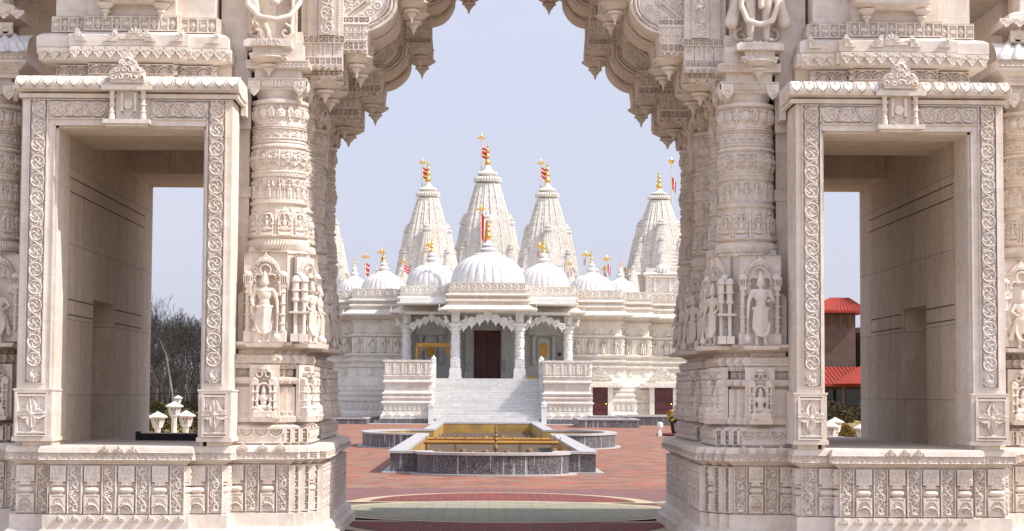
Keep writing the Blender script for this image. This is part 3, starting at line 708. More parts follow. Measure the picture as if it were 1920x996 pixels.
# extra free pillars beside the main niche
mb=MB()
for dx in (.30,.385,):
    x=-2.53+dx; 
    mb.lathe([(.03,2.12),(.032,2.13),(.021,2.16),(.021,2.4),(.030,2.41),(.030,2.43),(.021,2.44),(.021,2.52),(.04,2.54),(.04,2.56),(.03,2.57),(.03,2.63),(.046,2.64),(.046,2.655),(.036,2.66),(.036,2.73),(.05,2.735),(.05,2.75),(.035,2.78),(.012,2.80)],(x,20.05+(.02 if dx<.35 else .06),0),10)
    mb.box(x-.04,x+.04,20.0,20.12,2.12,2.2)
mb.box(-2.29,-2.10,20.02,20.07,2.41,2.43)
gp(mb,'colonnette')
# ---------------- round columns
zc=lambda py: zz(py,20.15,518)
z0c=zc(470); ztop=zc(166)
r0=.282
bandz={k:zc(k)-z0c for k in (468,447,445,410,380,374,372,328,320,318,275,268,262,238,230,228,192,186,184,166)}
W=2*PI*r0; HC=ztop-z0c
col=Relief(W,HC,.0062,0)
def cz(py): return zc(py)-z0c
# rope torus
for k in range(64): col.stroke([(W*k/64,cz(467)),(W*(k+.8)/64,cz(450))],.009,.014)
# seated figures under arches
n=10
for k in range(n):
    x=W*(k+.5)/n; y0=cz(441); h=cz(384)-y0
    col.rect(x-.065,x+.065,y0,y0+h*.12,.03); col.figure(x,y0+h*.14,h*.62,.034,0,4)
    col.ring(x,y0+h*.56,.052,.010,.03,0,0,PI); col.poly([(x-.04,y0+h*.78),(x+.04,y0+h*.78),(x,y0+h*.97)],.016)
    for e in (-1,1): 
        col.stroke([(x+e*.06,y0+h*.1),(x+e*.06,y0+h*.58)],.009,.03)
        for q in (.2,.35,.5): col.ell(x+e*.06,y0+h*q,.013,.006,.034,flat=True)
    col.foliage(x+.06,x+.115,y0+h*.6,y0+h*.98,.04,.014,0,k); col.foliage(x-.115,x-.06,y0+h*.6,y0+h*.98,.04,.014,0,k+9)
    col.rect(x+.075,x+.1,y0,y0+h*.58,.012)
col.rect(0,W,cz(444),cz(441),.02)
# standing figures
n=16
for k in range(n):
    x=W*(k+.5)/n; y0=cz(370); h=cz(330)-y0
    col.figure(x,y0,h*.86,.028,0,k%4); col.ring(x,y0+h*.72,.033,.007,.018,0,0,PI); col.stroke([(x+W/n/2,y0),(x+W/n/2,y0+h*.6)],.007,.018)
for k in range(40): col.rect(W*k/40,W*(k+.5)/40,cz(327),cz(324),.008)
# leafy bulge
n=14
for k in range(n):
    x=W*(k+.5)/n; y0=cz(316); h=cz(278)-y0
    for e in (-1,1):
        col.curl(x+e*.022,y0+h*.25,.024,.007,.02,0,e*5); col.curl(x+e*.022,y0+h*.58,.024,.007,.02,2,-e*5); col.curl(x+e*.02,y0+h*.84,.018,.006,.02,0,e*5)
        col.leaf(x+e*.01,y0+h*.42,PI/2+e*-.5,.05,.01,.018)
    col.stroke([(x-W/n/2,y0),(x-W/n/2,y0+h)],.007,.014)
for k in range(70): col.rect(W*k/70,W*(k+.5)/70,cz(273),cz(270),.008)
# fans
F=P_fans(W,cz(240)-cz(260),18,.016,.0062); j0=np.searchsorted(col.y,cz(260)); col.H[j0:j0+F.ny,:F.nx]=F.H[:,:col.nx]+.016
for k in range(8): col.rect(W*k/8,W*(k+.8)/8,cz(234),cz(232),-.012,'set'); 
# garland with masks
n=9
for k in range(n):
    x=W*(k+.5)/n; y0=cz(226); h=cz(196)-y0; d=W/n/2
    col.ell(x,y0+h*.45,.055,h*.40,.034); col.ell(x-.02,y0+h*.6,.012,.01,.042); col.ell(x+.02,y0+h*.6,.012,.01,.042); col.ell(x,y0+h*.42,.01,.014,.046); col.stroke([(x-.03,y0+h*.25),(x+.03,y0+h*.25)],.006,.045)
    for e in (-1,0,1): col.leaf(x+e*.02,y0+h*.75,PI/2+e*-.5,.05,.012,.03)
    col.leaf(x+d,y0+h*.95,-PI/2,h*.9,.030,.03); col.stroke([(x+d,y0+h*.9),(x+d-.03,y0+h*.2)],.007,.03); col.stroke([(x+d,y0+h*.9),(x+d+.03,y0+h*.2)],.007,.03); col.ell(x+d,y0+h*.05,.02,.014,.03)
    col.stroke([(x-d,y0+h*.95),(x-d*.5,y0+h*.78),(x,y0+h*.95)],.006,.02); col.stroke([(x,y0+h*.95),(x+d*.5,y0+h*.78),(x+d,y0+h*.95)],.006,.02)
kn=[(470,.29),(468,.30),(458,.315),(449,.30),(446,.28),(445,.305),(441,.305),(440,.283),(384,.268),(381,.30),(378,.30),(377,.275),(375,.275),(374,.285),(372,.262),(332,.262),(330,.285),(326,.285),(325,.27),(322,.29),(320,.29),(319,.265),
    (312,.275),(297,.292),(282,.275),(277,.262),(275,.29),(269,.278),(267,.262),(266,.285),(262,.270),(239,.270),(238,.262),(236,.285),(231,.27),(229,.27),(227,.265),(210,.270),(195,.262),(193,.30),(187,.30),(185,.27),(182,.23),(170,.255),(167,.29),(166,.29)]
ky=np.array([cz(k) for k,_ in kn]); kr=np.array([r for _,r in kn])
mbc=MB(); col.wrap(mbc,(0,0,0),lambda y:np.interp(y,ky,kr),th0=PI/10)
ME_col=mbc.mesh('column_mesh',40)
# capital: fluted neck is part of the shaft; square block with lattice and hanging corner leaves above it
zq=lambda py: zz(py,20.1,518)-z0c
mbk=MB(); a=.30
mbk.box(-a+.02,a-.02,-a+.02,a-.02,zq(166)-.002,zq(150)); mbk.box(-a,a,-a,a,zq(162),zq(146))
mbk.box(-a+.06,a-.06,-a+.06,a-.06,zq(146),zq(128)); mbk.box(-a-.02,a+.02,-a-.02,a+.02,zq(128),zq(112)); mbk.box(-a+.04,a-.04,-a+.04,a-.04,zq(112),zq(80))
for n_,u_ in (((0,-1),(1,0)),((1,0),(0,1)),((0,1),(-1,0))):
    P_lattice(2*a,zq(148)-zq(160),cell=.035,d=.010,frame=.006).flat(mbk,(n_[0]*(a+.012)-u_[0]*a,n_[1]*(a+.012)-u_[1]*a,zq(160)),(*u_,0),(0,0,1),(*n_,0),skirt=.012)
    P_lattice(2*a+.04,zq(114)-zq(126),cell=.05,d=.010,frame=.008).flat(mbk,(n_[0]*(a+.032)-u_[0]*(a+.02),n_[1]*(a+.032)-u_[1]*(a+.02),zq(126)),(*u_,0),(0,0,1),(*n_,0),skirt=.012)
    for e in (-1,1):
        R=Relief(.13,.17,.006,-1); R.poly([(.0,.17),(.0,.08),(.02,.04),(.065,.0),(.11,.05),(.13,.1),(.13,.17)],.02); m=R.H>0; g=Relief(.13,.17,.006,0); g.curl(.065,.07,.045,.009,.014,1,5); g.curl(.065,.13,.03,.008,.012,1,-5); R.H=np.where(m,.012+g.H,R.H)
        cx=e*(a-.065); R.sheet(mbk,(n_[0]*a+u_[0]*(cx-.065),n_[1]*a+u_[1]*(cx-.065),zq(150)-.17),(*u_,0),(0,0,1),(*n_,0),t=.03)
ME_cap=mbk.mesh('capital_mesh',40)
for (cx,cy) in ((-2.45,20.42),(-2.46,21.34),(-2.43,22.62),(-2.43,24.25),(-5.55,20.85)):
    mb=MB(); mb.lathe([(.30,2.1),(.32,2.2),(.315,z0c-.04),(.33,z0c-.03),(.33,z0c),(.29,z0c+.01)],(cx,cy,0),8,ph=PI/8); gp(mb,'column_drum',sharp=30)
    o=local('column',ME_col,M['gate'],G,tuple(Vector((cx,cy,z0c))-wloc(G)),rng.integers(0,9)*.7 if cy!=20.42 else 0.0); HALF.append(o)
    k=local('capital',ME_cap,M['gate'],G,tuple(Vector((cx,cy,z0c))-wloc(G))); HALF.append(k)
# wall mass behind and above the columns
mb=MB()
mb.box(-3.02,-2.62,20.80,25.1,1.066,5.1); mb.box(-3.02,-2.76,20.44,20.9,1.066,5.1)                      # inner jamb wall (right wall of the window passage)
mb.box(-3.02,-2.56,21.6,22.25,1.066,5.0)
mb.mould([(-2.95,20.38),(-2.755,20.38),(-2.755,20.62),(-2.95,20.62)],[(0,1.066),(0,3.62),(.02,3.63),(.02,3.74),(0,3.75),(0,7.4)])
gp(mb,'jamb_wall',sharp=30)
# ---------------- pendants
def pendant_mesh(R,h,seg=32):
    p=[(R*1.0,0),(R*1.0,-.012),(R*.95,-.02),(R*.80,-.034),(R*.62,-.052),(R*.46,-.062),(R*.30,-.066),(R*.48,-.072),(R*.52,-.084),(R*.48,-.098),(R*.30,-.104),(R*.33,-.112),(R*.28,-.124),(R*.13,-.15),(R*.11,-.16),(.004,-.20)]; p=[(a_,b_*h/.2*1.05) for a_,b_ in p]
    m=MB(); m.lathe(p[::-1],(0,0,0),seg,rib=20,amp=.10,ribfrom=10,ribto=13); return m.mesh('pendant_mesh',40)
ME_p1=pendant_mesh(.20,.21); ME_p2=pendant_mesh(.17,.22); ME_p3=pendant_mesh(.20,.19)
# ---------------- the arch: four identical rings, one behind the other
def q(px,py): return at(px,py,24.4)
lobeA=[q(*p) for p in ((725,166),(734,164),(743,160),(753,153),(761,145),(767,136),(770,127),(771,114))]
lobeB=[q(*p) for p in ((810,45),(819,43),(827,40),(835,35),(842,28),(848,19),(853,8),(854,-6))]
lobeC=[q(*p) for p in ((897,-66),(906,-67),(915,-71),(924,-78),(933,-88),(940,-98))]
xc0=0.0
inner=[q(622,330),q(622,300),q(625,284),q(625,266),q(633,258),q(640,250),q(652,246),q(660,246),q(671,243),q(682,236),q(682,202),q(684,201)]+[q(690,201),q(722,201),q(722,184),q(724,170)]+lobeA+[q(774,113),q(812,113),q(812,93),q(810,62)]+lobeB+[q(858,-8),q(899,-8),q(899,-40)]+lobeC+[(xc0,q(950,-112)[1])]
topz=7.4
outer=[(0.0,topz),(-2.62,topz),(-2.62,inner[0][1])]
poly=inner+outer
poly=poly[::-1]
def ring_mesh():
    m=MB(); m.prism_y([(x,z) for x,z in poly],0.0,.42)
    x0=-2.62; z0=inner[0][1]; R=Relief(2.62,topz-z0,.0075,-1); ip=[(x-x0,z-z0) for x,z in poly]
    R.poly(ip,.001,'set'); ins=R.H>0
    D=Relief(2.62,topz-z0,.0075,0)
    def off(pts,d,ext=None):
        P=[Vector(p) for p in pts]; out=[]
        for i,p in enumerate(P):
            t=(P[min(i+1,len(P)-1)]-P[max(i-1,0)]).normalized(); out.append((p.x-t.y*d-x0,p.y+t.x*d-z0))
        return out
    for lobe,dz in ((lobeA,.30),(lobeB,.32),(lobeC,.3)):
        a=[(lobe[0][0],lobe[0][1]-.16)]+lobe
        D.stroke(off(a,.02),.022,.03); D.stroke(off(a,.065),.014,.05); D.stroke(off(a,.10),.012,.045)
        D.stroke(off(a,.20),.085,.018,0,flat=True); D.stroke(off(a,.295),.012,.04); D.stroke(off(a,.33),.02,.05)
        o=off(a,.20); L=[Vector(v) for v in o]; acc=0; nxt=.05
        for p,r in zip(L[:-1],L[1:]):
            seg=(r-p).length
            while nxt<acc+seg:
                c=p.lerp(r,(nxt-acc)/seg); D.ring(c.x,c.y,.036,.009,.016,.018); D.ell(c.x,c.y,.018,.018,.016,.018); nxt+=.105
            acc+=seg
    for (xa,xb,za,hh) in ((-2.22,-1.795,inner[8][1]+.0,.13),(-1.815,-1.53,q(700,201)[1],.13),(-1.255,-.925,q(790,113)[1],.13),(-.66,-.352,q(880,-8)[1],.13)):
        u0,u1,v0=xa-x0,xb-x0,za-z0
        D.rect(u0,u1,v0,v0+.36,.035); L_=P_lattice(u1-u0,.09,cell=.05,d=.02,res=.0075,frame=.012); i0=np.searchsorted(D.x,u0); j0=np.searchsorted(D.y,v0+.03); D.H[j0:j0+L_.ny,i0:i0+L_.nx]=L_.H+.05
        D.rect(u0,u1,v0+.13,v0+.145,.055); D.rect(u0,u1,v0+.30,v0+.315,.055)
        nn=3; 
        for k in range(nn):
            x=u0+(u1-u0)*(k+.5)/nn; 
            for a in range(4): D.leaf(x,v0+.225,PI/4+a*PI/2 if 0 else a*PI/2,.07,.014,.02,.035)
            D.rect(u0+(u1-u0)*k/nn-.004,u0+(u1-u0)*k/nn+.004,v0+.145,v0+.30,.05)
        L_=P_lattice(u1-u0,.07,cell=.05,d=.02,res=.0075,frame=.012); j0=np.searchsorted(D.y,v0+.32); e=min(L_.ny,D.ny-j0); D.H[j0:j0+e,i0:i0+L_.nx]=L_.H[:e]+.05
        # little teeth over the pendant
        for k in range(4): D.ell(u0+(u1-u0)*(k+.5)/4,v0+.0,.026,.03,0,.0,flat=True,cut=True)
    D.foliage(.02,2.6,0,topz-z0,.085,.016,0,4)
    R.H=np.where(ins,.002+D.H,-1); R.sheet(m,(x0,-.004,z0),t=.0)
    return m.mesh('arch_ring_mesh',40)
ME_ring=ring_mesh()
for yr in (20.55,21.22,23.45,24.25):
    o=local('arch_ring',ME_ring,M['gate'],G,tuple(Vector((0,yr,0))-wloc(G))); HALF.append(o)
    for (x,zz_,me) in ((-2.005,inner[8][1],ME_p1),(-1.672,q(700,201)[1],ME_p2),(-1.09,q(790,113)[1],ME_p2),(-.506,q(880,-8)[1],ME_p2)):
        p=local('pendant',me,M['gate'],o,(x,.20,zz_+.002))
    local('pendant',ME_p2,M['gate'],o,(-2.30,.18,inner[4][1]))
# vaulting mass between the rings
mb=MB(); V=[(-2.95,4.78),(-2.24,4.78),(-2.2,5.12),(-2.02,5.16),(-1.98,5.45),(-1.72,5.5),(-1.62,5.85),(-1.35,5.98),(-1.25,6.3),(-.95,6.42),(-.85,6.72),(-.5,6.85),(-.35,7.02),(0,7.1),(0,7.395),(-2.95,7.395)]
mb.prism_y(V,20.62,25.1)
for (x0,x1,z) in ((-2.24,-2.02,5.14),(-1.98,-1.72,5.47),(-1.6,-1.35,5.9),(-1.25,-.95,6.35)):      # ribs under the vault
    for y in np.arange(21.75,23.3,.28): mb.box(x0,x1,y,y+.07,z-.10,z+.05)
gp(mb,'vault',sharp=30)
mb=MB(); 
P_lattice(1.5,.14,cell=.07,d=.02).flat(mb,(-2.17,21.75,4.9),(0,1,0),(0,0,1),(1,0,0)); P_lattice(1.5,.14,cell=.07,d=.02).flat(mb,(-1.95,21.75,5.25),(0,1,0),(0,0,1),(1,0,0))
gp(mb,'vault_lattice'); mb=MB()
# ---------------- bracket block at the front springing (lattice, star panel, lattice with teeth) and pilaster above
za=zz(130,20.4,600); zb=zz(106,20.4,600); zc2=zz(81,20.4,600); zd=zz(67,20.4,600)
XL,XR=-2.215,-1.80
mb.box(XL,XR,20.42,20.6,za,zd)
P_lattice(XR-XL,zb-za-.04,cell=.06,d=.02).flat(mb,(XL,20.40,za+.04),skirt=.02)
R=P_drip(XR-XL,.07,6,.02); R.sheet(mb,(XL,20.40,za-.02),t=.02)
R=Relief(XR-XL,zc2-zb,.006,-.02)
for k in range(4):
    x=(XR-XL)*(k+.5)/4
    for a_ in range(4): R.leaf(x,(zc2-zb)/2+.02,a_*PI/2,.065,.013,.03,-.02)
    R.rect((XR-XL)*k/4-.005,(XR-XL)*k/4+.005,0,1,0); R.curl(x-.02,.02,.02,.006,.02,0,4,-.02)
R.flat(mb,(XL,20.42,zb),skirt=.02)
P_lattice(XR-XL+.02,zd-zc2,cell=.055,d=.018).flat(mb,(XL,20.39,zc2),skirt=.03)
# second bracket to the left of it, above the capital
mb.box(-2.52,XL,20.36,20.6,zz(125,20.36,550),zz(60,20.36,550))
P_lattice(.24,.08,cell=.06,d=.015).flat(mb,(-2.46,20.345,zz(118,20.36,550)),skirt=.02)
P_lattice(.24,.07,cell=.05,d=.015).flat(mb,(-2.46,20.345,zz(92,20.36,550)),skirt=.02)
# pilaster with scroll strip
zt=7.35
mb.mould([(-2.24,20.52),(-2.24,20.45),(-2.17,20.45),(-2.17,20.40),(-2.05,20.40),(-2.05,20.36),(-1.88,20.36),(-1.88,20.40),(-1.80,20.40),(-1.80,20.52)],[(0,zd),(0,zt)],closed=False)
R=Relief(.15,zt-zd,.006,-.016); R.vine(0,.15,0,zt-zd,.022,-.016,per=.15); R.flat(mb,(-2.04,20.343,zd),skirt=.015)
for x in (-2.15,-2.10,-1.86): 
    R=Relief(.035,zt-zd,.006,0)
    for k in range(int((zt-zd)/.03)): R.ell(.017,k*.03+.015,.013,.012,.010)
    R.flat(mb,(x,20.395,zd),skirt=.01)
gp(mb,'arch_bracket',sharp=40)
# ---------------- dancer pedestal
YP=20.02
zs0=zz(105,YP,503); zs1=zz(88,YP,503); zs2=zz(76,YP,503); xa=xx(458,YP,80); xb=xx(547,YP,80)
mb=MB(); xm=(xa+xb)/2
mb.box(xa,xb,YP-.05,20.5,zs1,zs2); mb.box(xa+.03,xb-.03,YP-.02,20.5,zs2,zs2+.02)
mb.box(xa+.09,xb-.09,YP,20.5,zs0,zs1)
P_lattice(xb-xa-.18,zs1-zs0,cell=.05,d=.016).flat(mb,(xa+.09,YP-.004,zs0),skirt=.02)
R=P_drip(xb-xa-.10,.075,5,.02); R.sheet(mb,(xa+.05,YP+.0,zs0-.045),t=.02)
for e in (xa+.09,xb-.09): pass
R=Relief(xb-xa,zs2-zs1+.03,.006,-1); w=xb-xa; R.poly([(w*.2,0),(w*.8,0),(w*.8,.06),(w*.68,.075),(w*.62,.10),(w*.55,.08),(w*.5,.105),(w*.45,.08),(w*.38,.10),(w*.32,.075),(w*.2,.06)],.008)
m=R.H>0; R.H=np.where(m,.008+Relief(w,zs2-zs1+.03,.006,0).foliage(w*.2,w*.8,0,.1,.045,.01,0,2).H,R.H); R.sheet(mb,(xa,YP-.052,zs1),t=.01)
mb.box(xa+.06,xb-.06,YP+.28,20.6,zs0-.12,zs0)
# scroll pair and back slab behind the dancer
mb.box(xa+.0,xb+.02,20.30,20.62,zs0-.05,7.38)
o=gp(mb,'pedestal')
mb=MB()
Hs=1.6; ww=xb-xa; R=Relief(ww,Hs,.007,0)
for e in (-1,1):
    R.curl(ww/2+e*ww*.32,.11,.085,.020,.07,PI/2,-e*6.5,0,.85)
    R.stroke([(ww/2+e*ww*.44,.18),(ww/2+e*ww*.46,.6),(ww/2+e*ww*.44,1.5)],.022,.05)
    R.foliage(ww/2+e*ww*.42-.04,ww/2+e*ww*.42+.04,.25,1.5,.07,.03,0,5)
R.flat(mb,(xa,20.295,zs2+.02),skirt=.0); gp(mb,'scroll_panel')
pm=local('pendant',ME_p3,M['gate'],o,(xm,20.14,zs0-.02)); pm.location=Vector((xm,20.14,zs0-.0))
put(ME_d3,'dancing_figure',(xm+.02,20.12,zs2+.02),0,'stone dancer with crossed legs and a looped scarf',half=False)
put(ME_d4,'dancing_figure',(-xm,20.12,zs2+.02),0,'stone figure standing straight with a looped scarf and wide cloth',half=False)
# ---------------- window frame
YF=19.5
fx0=xx(37,YF); fx1=xx(432,YF); ox0=xx(103,YF); ox1=xx(378,YF); zt0=zz(180,YF,240); zo=zz(240,YF,240); zb0=zz(822,YF,240); zb1=zz(733,YF,240); zsill=1.064
mb=MB()
mb.box(fx0,ox0-.03,YF,20.1,zb1,zt0); mb.box(ox1+.03,fx1,YF,20.06,zb1,zt0); mb.box(ox0-.03,ox1+.03,YF,20.1,zo+.03,zt0)
mb.box(ox0-.032,ox0,YF+.05,20.1,zsill,zo); mb.box(ox1,ox1+.032,YF+.05,20.06,zsill,zo); mb.box(ox0,ox1,YF+.05,20.1,zo,zo+.032)
# raised margins round the scroll strips
bl0,bl1=xx(52,YF),xx(83,YF); br0,br1=xx(387,YF),xx(419,YF); bt0,bt1=zz(222,YF,240),zz(189,YF,240); bb=zz(718,YF,240)
def margin(x0,x1,z0,z1,t=.012,p=.022):
    for a_,b_,c_,d_ in ((x0-t,x0,z0-t,z1+t),(x1,x1+t,z0-t,z1+t),(x0,x1,z0-t,z0),(x0,x1,z1,z1+t)): mb.box(a_,b_,YF-p,YF,c_,d_)
margin(bl0,bl1,bb,bt1); margin(br0,br1,bb,bt1)
for (a_,b_) in ((bl1,xx(196,YF)),(xx(280,YF),br0)): mb.box(a_+.012,b_,YF-.022,YF,bt1,bt1+.012); mb.box(a_+.012,b_,YF-.022,YF,bt0-.012,bt0)
mb.box(ox0-.034,ox0-.022,YF-.01,YF+.02,zb1,zo+.03); mb.box(ox1+.022,ox1+.034,YF-.01,YF+.02,zb1,zo+.03); mb.box(ox0-.034,ox1+.034,YF-.01,YF+.02,zo+.022,zo+.034)
# foot blocks
for (a_,b_,back) in ((fx0-.02,ox0+.006,20.13),(ox1-.006,fx1+.03,20.13)):
    mb.box(a_,b_,YF-.035,back,zb0+.012,zb1); mb.box(a_-.015,b_+.015,YF-.05,back,zb0-.03,zb0+.012); mb.box(a_-.01,b_+.01,YF-.045,back,zb1,zb1+.018)
    mb.box(a_+.08,b_-.04,YF+.02,back,zsill,zb0-.03)
W_=gp(mb,'window_frame',sharp=30)
mb=MB(); d=.025
R=Relief(bl1-bl0,bt1-bb,.0055,-d); R.vine(0,R.w,.14,R.h,d,-d); 
def peacock(R,x,y,s,d):
    R.ell(x,y+s*.35,s*.28,s*.2,d,-d); R.stroke([(x-s*.15,y+s*.4),(x-s*.22,y+s*.7),(x-s*.1,y+s*.8)],s*.06,d,-d); R.stroke([(x,y),(x,y+s*.3)],s*.05,d,-d)
    for a_ in (.2,.7,1.2): R.leaf(x+s*.1,y+s*.4,a_,s*.45,s*.06,d,-d)
    for e in (-1,1): R.leaf(x,y+.004,PI/2-e*1.2,s*.5,s*.08,d,-d)
peacock(R,R.w/2,.0,.15,d); R.flat(mb,(bl0,YF-d-.002,bb),skirt=.0)
R=Relief(br1-br0,bt1-bb,.0055,-d); R.vine(0,R.w,.14,R.h,d,-d,seed=1); peacock(R,R.w/2,.0,.15,d); R.flat(mb,(br0,YF-d-.002,bb),skirt=.0)
for (a_,b_) in ((bl1,xx(198,YF)),(xx(278,YF),br0)):
    R=Relief(b_-a_,bt1-bt0,.0055,-d); R.hvine(0,R.w,0,R.h,d,-d); R.flat(mb,(a_,YF-d-.002,bt0),skirt=0)
mb.build('scroll_border',M['gate'],W_,40)
for (a_,b_) in ((fx0-.0,ox0-.03),(ox1+.03,fx1)):
    mb=MB()
    w=b_-a_; h=zb1-zb0-.03; R=Relief(w,h,.0055,0); R.rect(.028,w-.028,.045,h-.045,-.03,'set'); cx,cy=w/2,h/2
    R.rect(.02,w-.02,.014,.026,-.03,'set'); R.rect(.02,w-.02,h-.026,h-.014,-.03,'set')
    for k in range(4):
        R.leaf(cx,cy,k*PI/2,.165,.05,.045,-.03); R.leaf(cx,cy,k*PI/2+PI/4,.125,.026,.036,-.03)
        an=k*PI/2; R.stroke([(cx,cy),(cx+.13*math.cos(an+.06),cy+.13*math.sin(an+.06))],.005,.030,-.01)
    R.ell(cx,cy,.026,.026,.016,.005)
    R.flat(mb,(a_,YF-.035-.034,zb0+.018),skirt=.0)
    mb.build('flower_panel',M['gate'],W_,40)
# lotus cornice over the frame
lx0,lx1=xx(30,YF-.08,155),xx(450,YF-.08,155); lz0,lz1=zz(170,YF-.08,240),zz(143,YF-.08,240)
mb=MB(); Lw=lx1-lx0; Lh=.26; R=Relief(Lw,Lh,.0055,0); npet=17; pw=Lw/npet
for k in range(npet+1):
    x=(k+.5)*pw
    for (sc,hh,dy) in ((.49,.010,0),(.42,-.010,.05),(.365,.012,.09)):
        R.poly([(x-pw*sc,Lh*.95),(x-pw*sc,Lh*(.32+dy)),(x-pw*sc*.82,Lh*(.18+dy)),(x-pw*sc*.3,Lh*(.11+dy)),(x,Lh*(.02+dy)),(x+pw*sc*.3,Lh*(.11+dy)),(x+pw*sc*.82,Lh*(.18+dy)),(x+pw*sc,Lh*(.32+dy)),(x+pw*sc,Lh*.95)],hh,'set')
    R.leaf(x,Lh*.80,-PI/2,Lh*.4,pw*.08,-.008,.008) if 0 else R.ell(x,Lh*.60,pw*.07,Lh*.12,0,-.004,flat=True,cut=True)
R.H[R.y>Lh*.9]=0; R.H+=.002
Hh=lz1-lz0
def fl(X,Y):
    t=Y/Lh; a_=-.35+t*(PI/2+.35); rr=Hh*.95
    py=YF+.03-(.16)*np.cos(a_)*1.0; pz=lz1-Hh+.02+ (Hh-.02)*(np.sin(a_)*.82+.18)
    P=np.stack([lx0+X,py,pz],-1); Nn=np.stack([0*X,-np.cos(a_),np.sin(a_)],-1); return P,Nn
R.curve(mb,fl)
prof=[(YF+.1,lz0-.03),(YF-.09,lz0+.0),(YF-.12,lz0+.02),(YF-.125,lz0+.06),(YF-.10,lz0+.10),(YF-.03,lz1-.015),(YF+.04,lz1-.002),(YF+.6,lz1-.002),(YF+.6,lz0-.03)]
mb.prism_x(prof,lx0+.004,lx1-.004)
mb.prism_x([(YF+.55,lz0-.07),(YF-.04,lz0-.07),(YF-.06,lz0-.03),(YF+.55,lz0-.03)],fx0-.03,fx1+.06)
mb.prism_x([(YF+.55,zt0-.0),(YF-.015,zt0),(YF-.015,lz0-.07),(YF+.55,lz0-.07)],fx0-.01,fx1+.02)
mb.box(fx1+.02,xx(462,20.02,170),20.0,20.5,lz0-.16,lz1-.03)
mb.build('lotus_cornice',M['gate'],W_,40)
# crest with devotional mark under it
mb=MB(); yc=YF-.16
R=crest(xx(272,yc)-xx(205,yc),zz(97,yc,238)-zz(155,yc,238),.03,.0055,0); R.sheet(mb,(xx(206,yc,130),yc-.0,zz(155,yc,238)),t=.06)
mb.box(xx(190,yc,160),xx(285,yc,160),yc-.0,YF,zz(168,yc,238),zz(159,yc,238)); mb.box(xx(196,yc,160),xx(279,yc,160),yc+.02,YF,zz(159,yc,238),zz(155,yc,238))
for xp in (209,268):
    x=xx(xp,yc+.04,195); zl,zh=zz(223,yc+.04,238),zz(168,yc+.04,238); hh=zh-zl
    mb.lathe([(.032,0),(.032,.03),(.022,.06),(.03,.075),(.02,.09),(.02,.13),(.03,.14),(.03,.15),(.02,.16),(.02,.2),(.03,.21),(.03,.22),(.022,.23),(.03,hh)],(x,yc+.06,zl),12)
mb.box(xx(192,yc,228),xx(280,yc,228),yc+.0,YF,zz(231,yc,238),zz(223,yc,238)); mb.box(xx(197,yc,228),xx(275,yc,228),yc+.03,YF,zz(236,yc,238),zz(231,yc,238))
mb.box(xx(218,yc+.1,200),xx(259,yc+.1,200),yc+.10,YF,zz(223,yc,238),zz(168,yc,238))
u0,u1=xx(224,yc,200),xx(253,yc,200); uz1=zz(172,yc,238); uzc=zz(208,yc,238); ur=(u1-u0)/2-.012; uc=(u0+u1)/2
pts=[(uc-ur,uz1),(uc-ur,uzc)]+[(uc-ur*math.cos(t),uzc-ur*math.sin(t)) for t in np.linspace(.2,PI-.2,9)]+[(uc+ur,uzc),(uc+ur,uz1)]
for (a_,b_),(c_,e_) in zip(pts[:-1],pts[1:]):
    dx,dz=c_-a_,e_-b_; L=math.hypot(dx,dz); nx,nz=-dz/L*.013,dx/L*.013
    ex,ez=dx/L*.004,dz/L*.004
    mb.prism_y([(a_-nx-ex,b_-nz-ez),(c_-nx+ex,e_-nz+ez),(c_+nx+ex,e_+nz+ez),(a_+nx-ex,b_+nz-ez)],yc+.065,yc+.101)
dz_=zz(194,yc,238)
mb.prism_y([(uc+.047*math.cos(t),dz_+.047*math.sin(t)) for t in np.linspace(0,2*PI,25)[:-1]],yc+.055,yc+.101)
mb.build('crest_shrine',M['gate'],W_,40)
# ---------------- passage behind the window
mb=MB(); xl=ox0-.0; xr=-3.02; zceil=zo+.0
yA,yB=21.45,22.7; zdoor=zz(562,21.45,175)
mb.box(xl-.5,xl,20.1,yA,1.066,zceil+.5); mb.box(xl-.5,xl,yB,25.2,1.066,zceil+.5); mb.box(xl-.5,xl,yA,yB,zdoor,zceil+.5); mb.box(xl-.9,xl-.42,yA-.2,yB+.2,1.066,zdoor+.3)
mb.box(xl,xr+.1,20.1,21.3,zceil+.0,zceil+.9); mb.box(xl,xr+.1,21.3,23.6,zceil+.27,zceil+.9); mb.box(xl,xr+.1,23.6,24.1,zceil-.0,zceil+.9); mb.box(xl,xr+.1,24.1,25.2,zceil+.0,zceil+.85)
mb.box(xr,xr+.1,20.07,20.5,1.066,zceil+.5)
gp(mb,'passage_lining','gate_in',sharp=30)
mb=MB()                                                     # thin dark strips on the plain wall, painting the shade of its grooves
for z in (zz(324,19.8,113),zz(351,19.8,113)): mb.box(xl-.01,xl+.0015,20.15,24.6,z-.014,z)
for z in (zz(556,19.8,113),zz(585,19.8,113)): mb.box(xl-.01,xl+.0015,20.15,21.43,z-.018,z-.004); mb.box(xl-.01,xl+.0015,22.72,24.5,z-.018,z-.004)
gp(mb,'groove_shade_strip','groove',sharp=30)
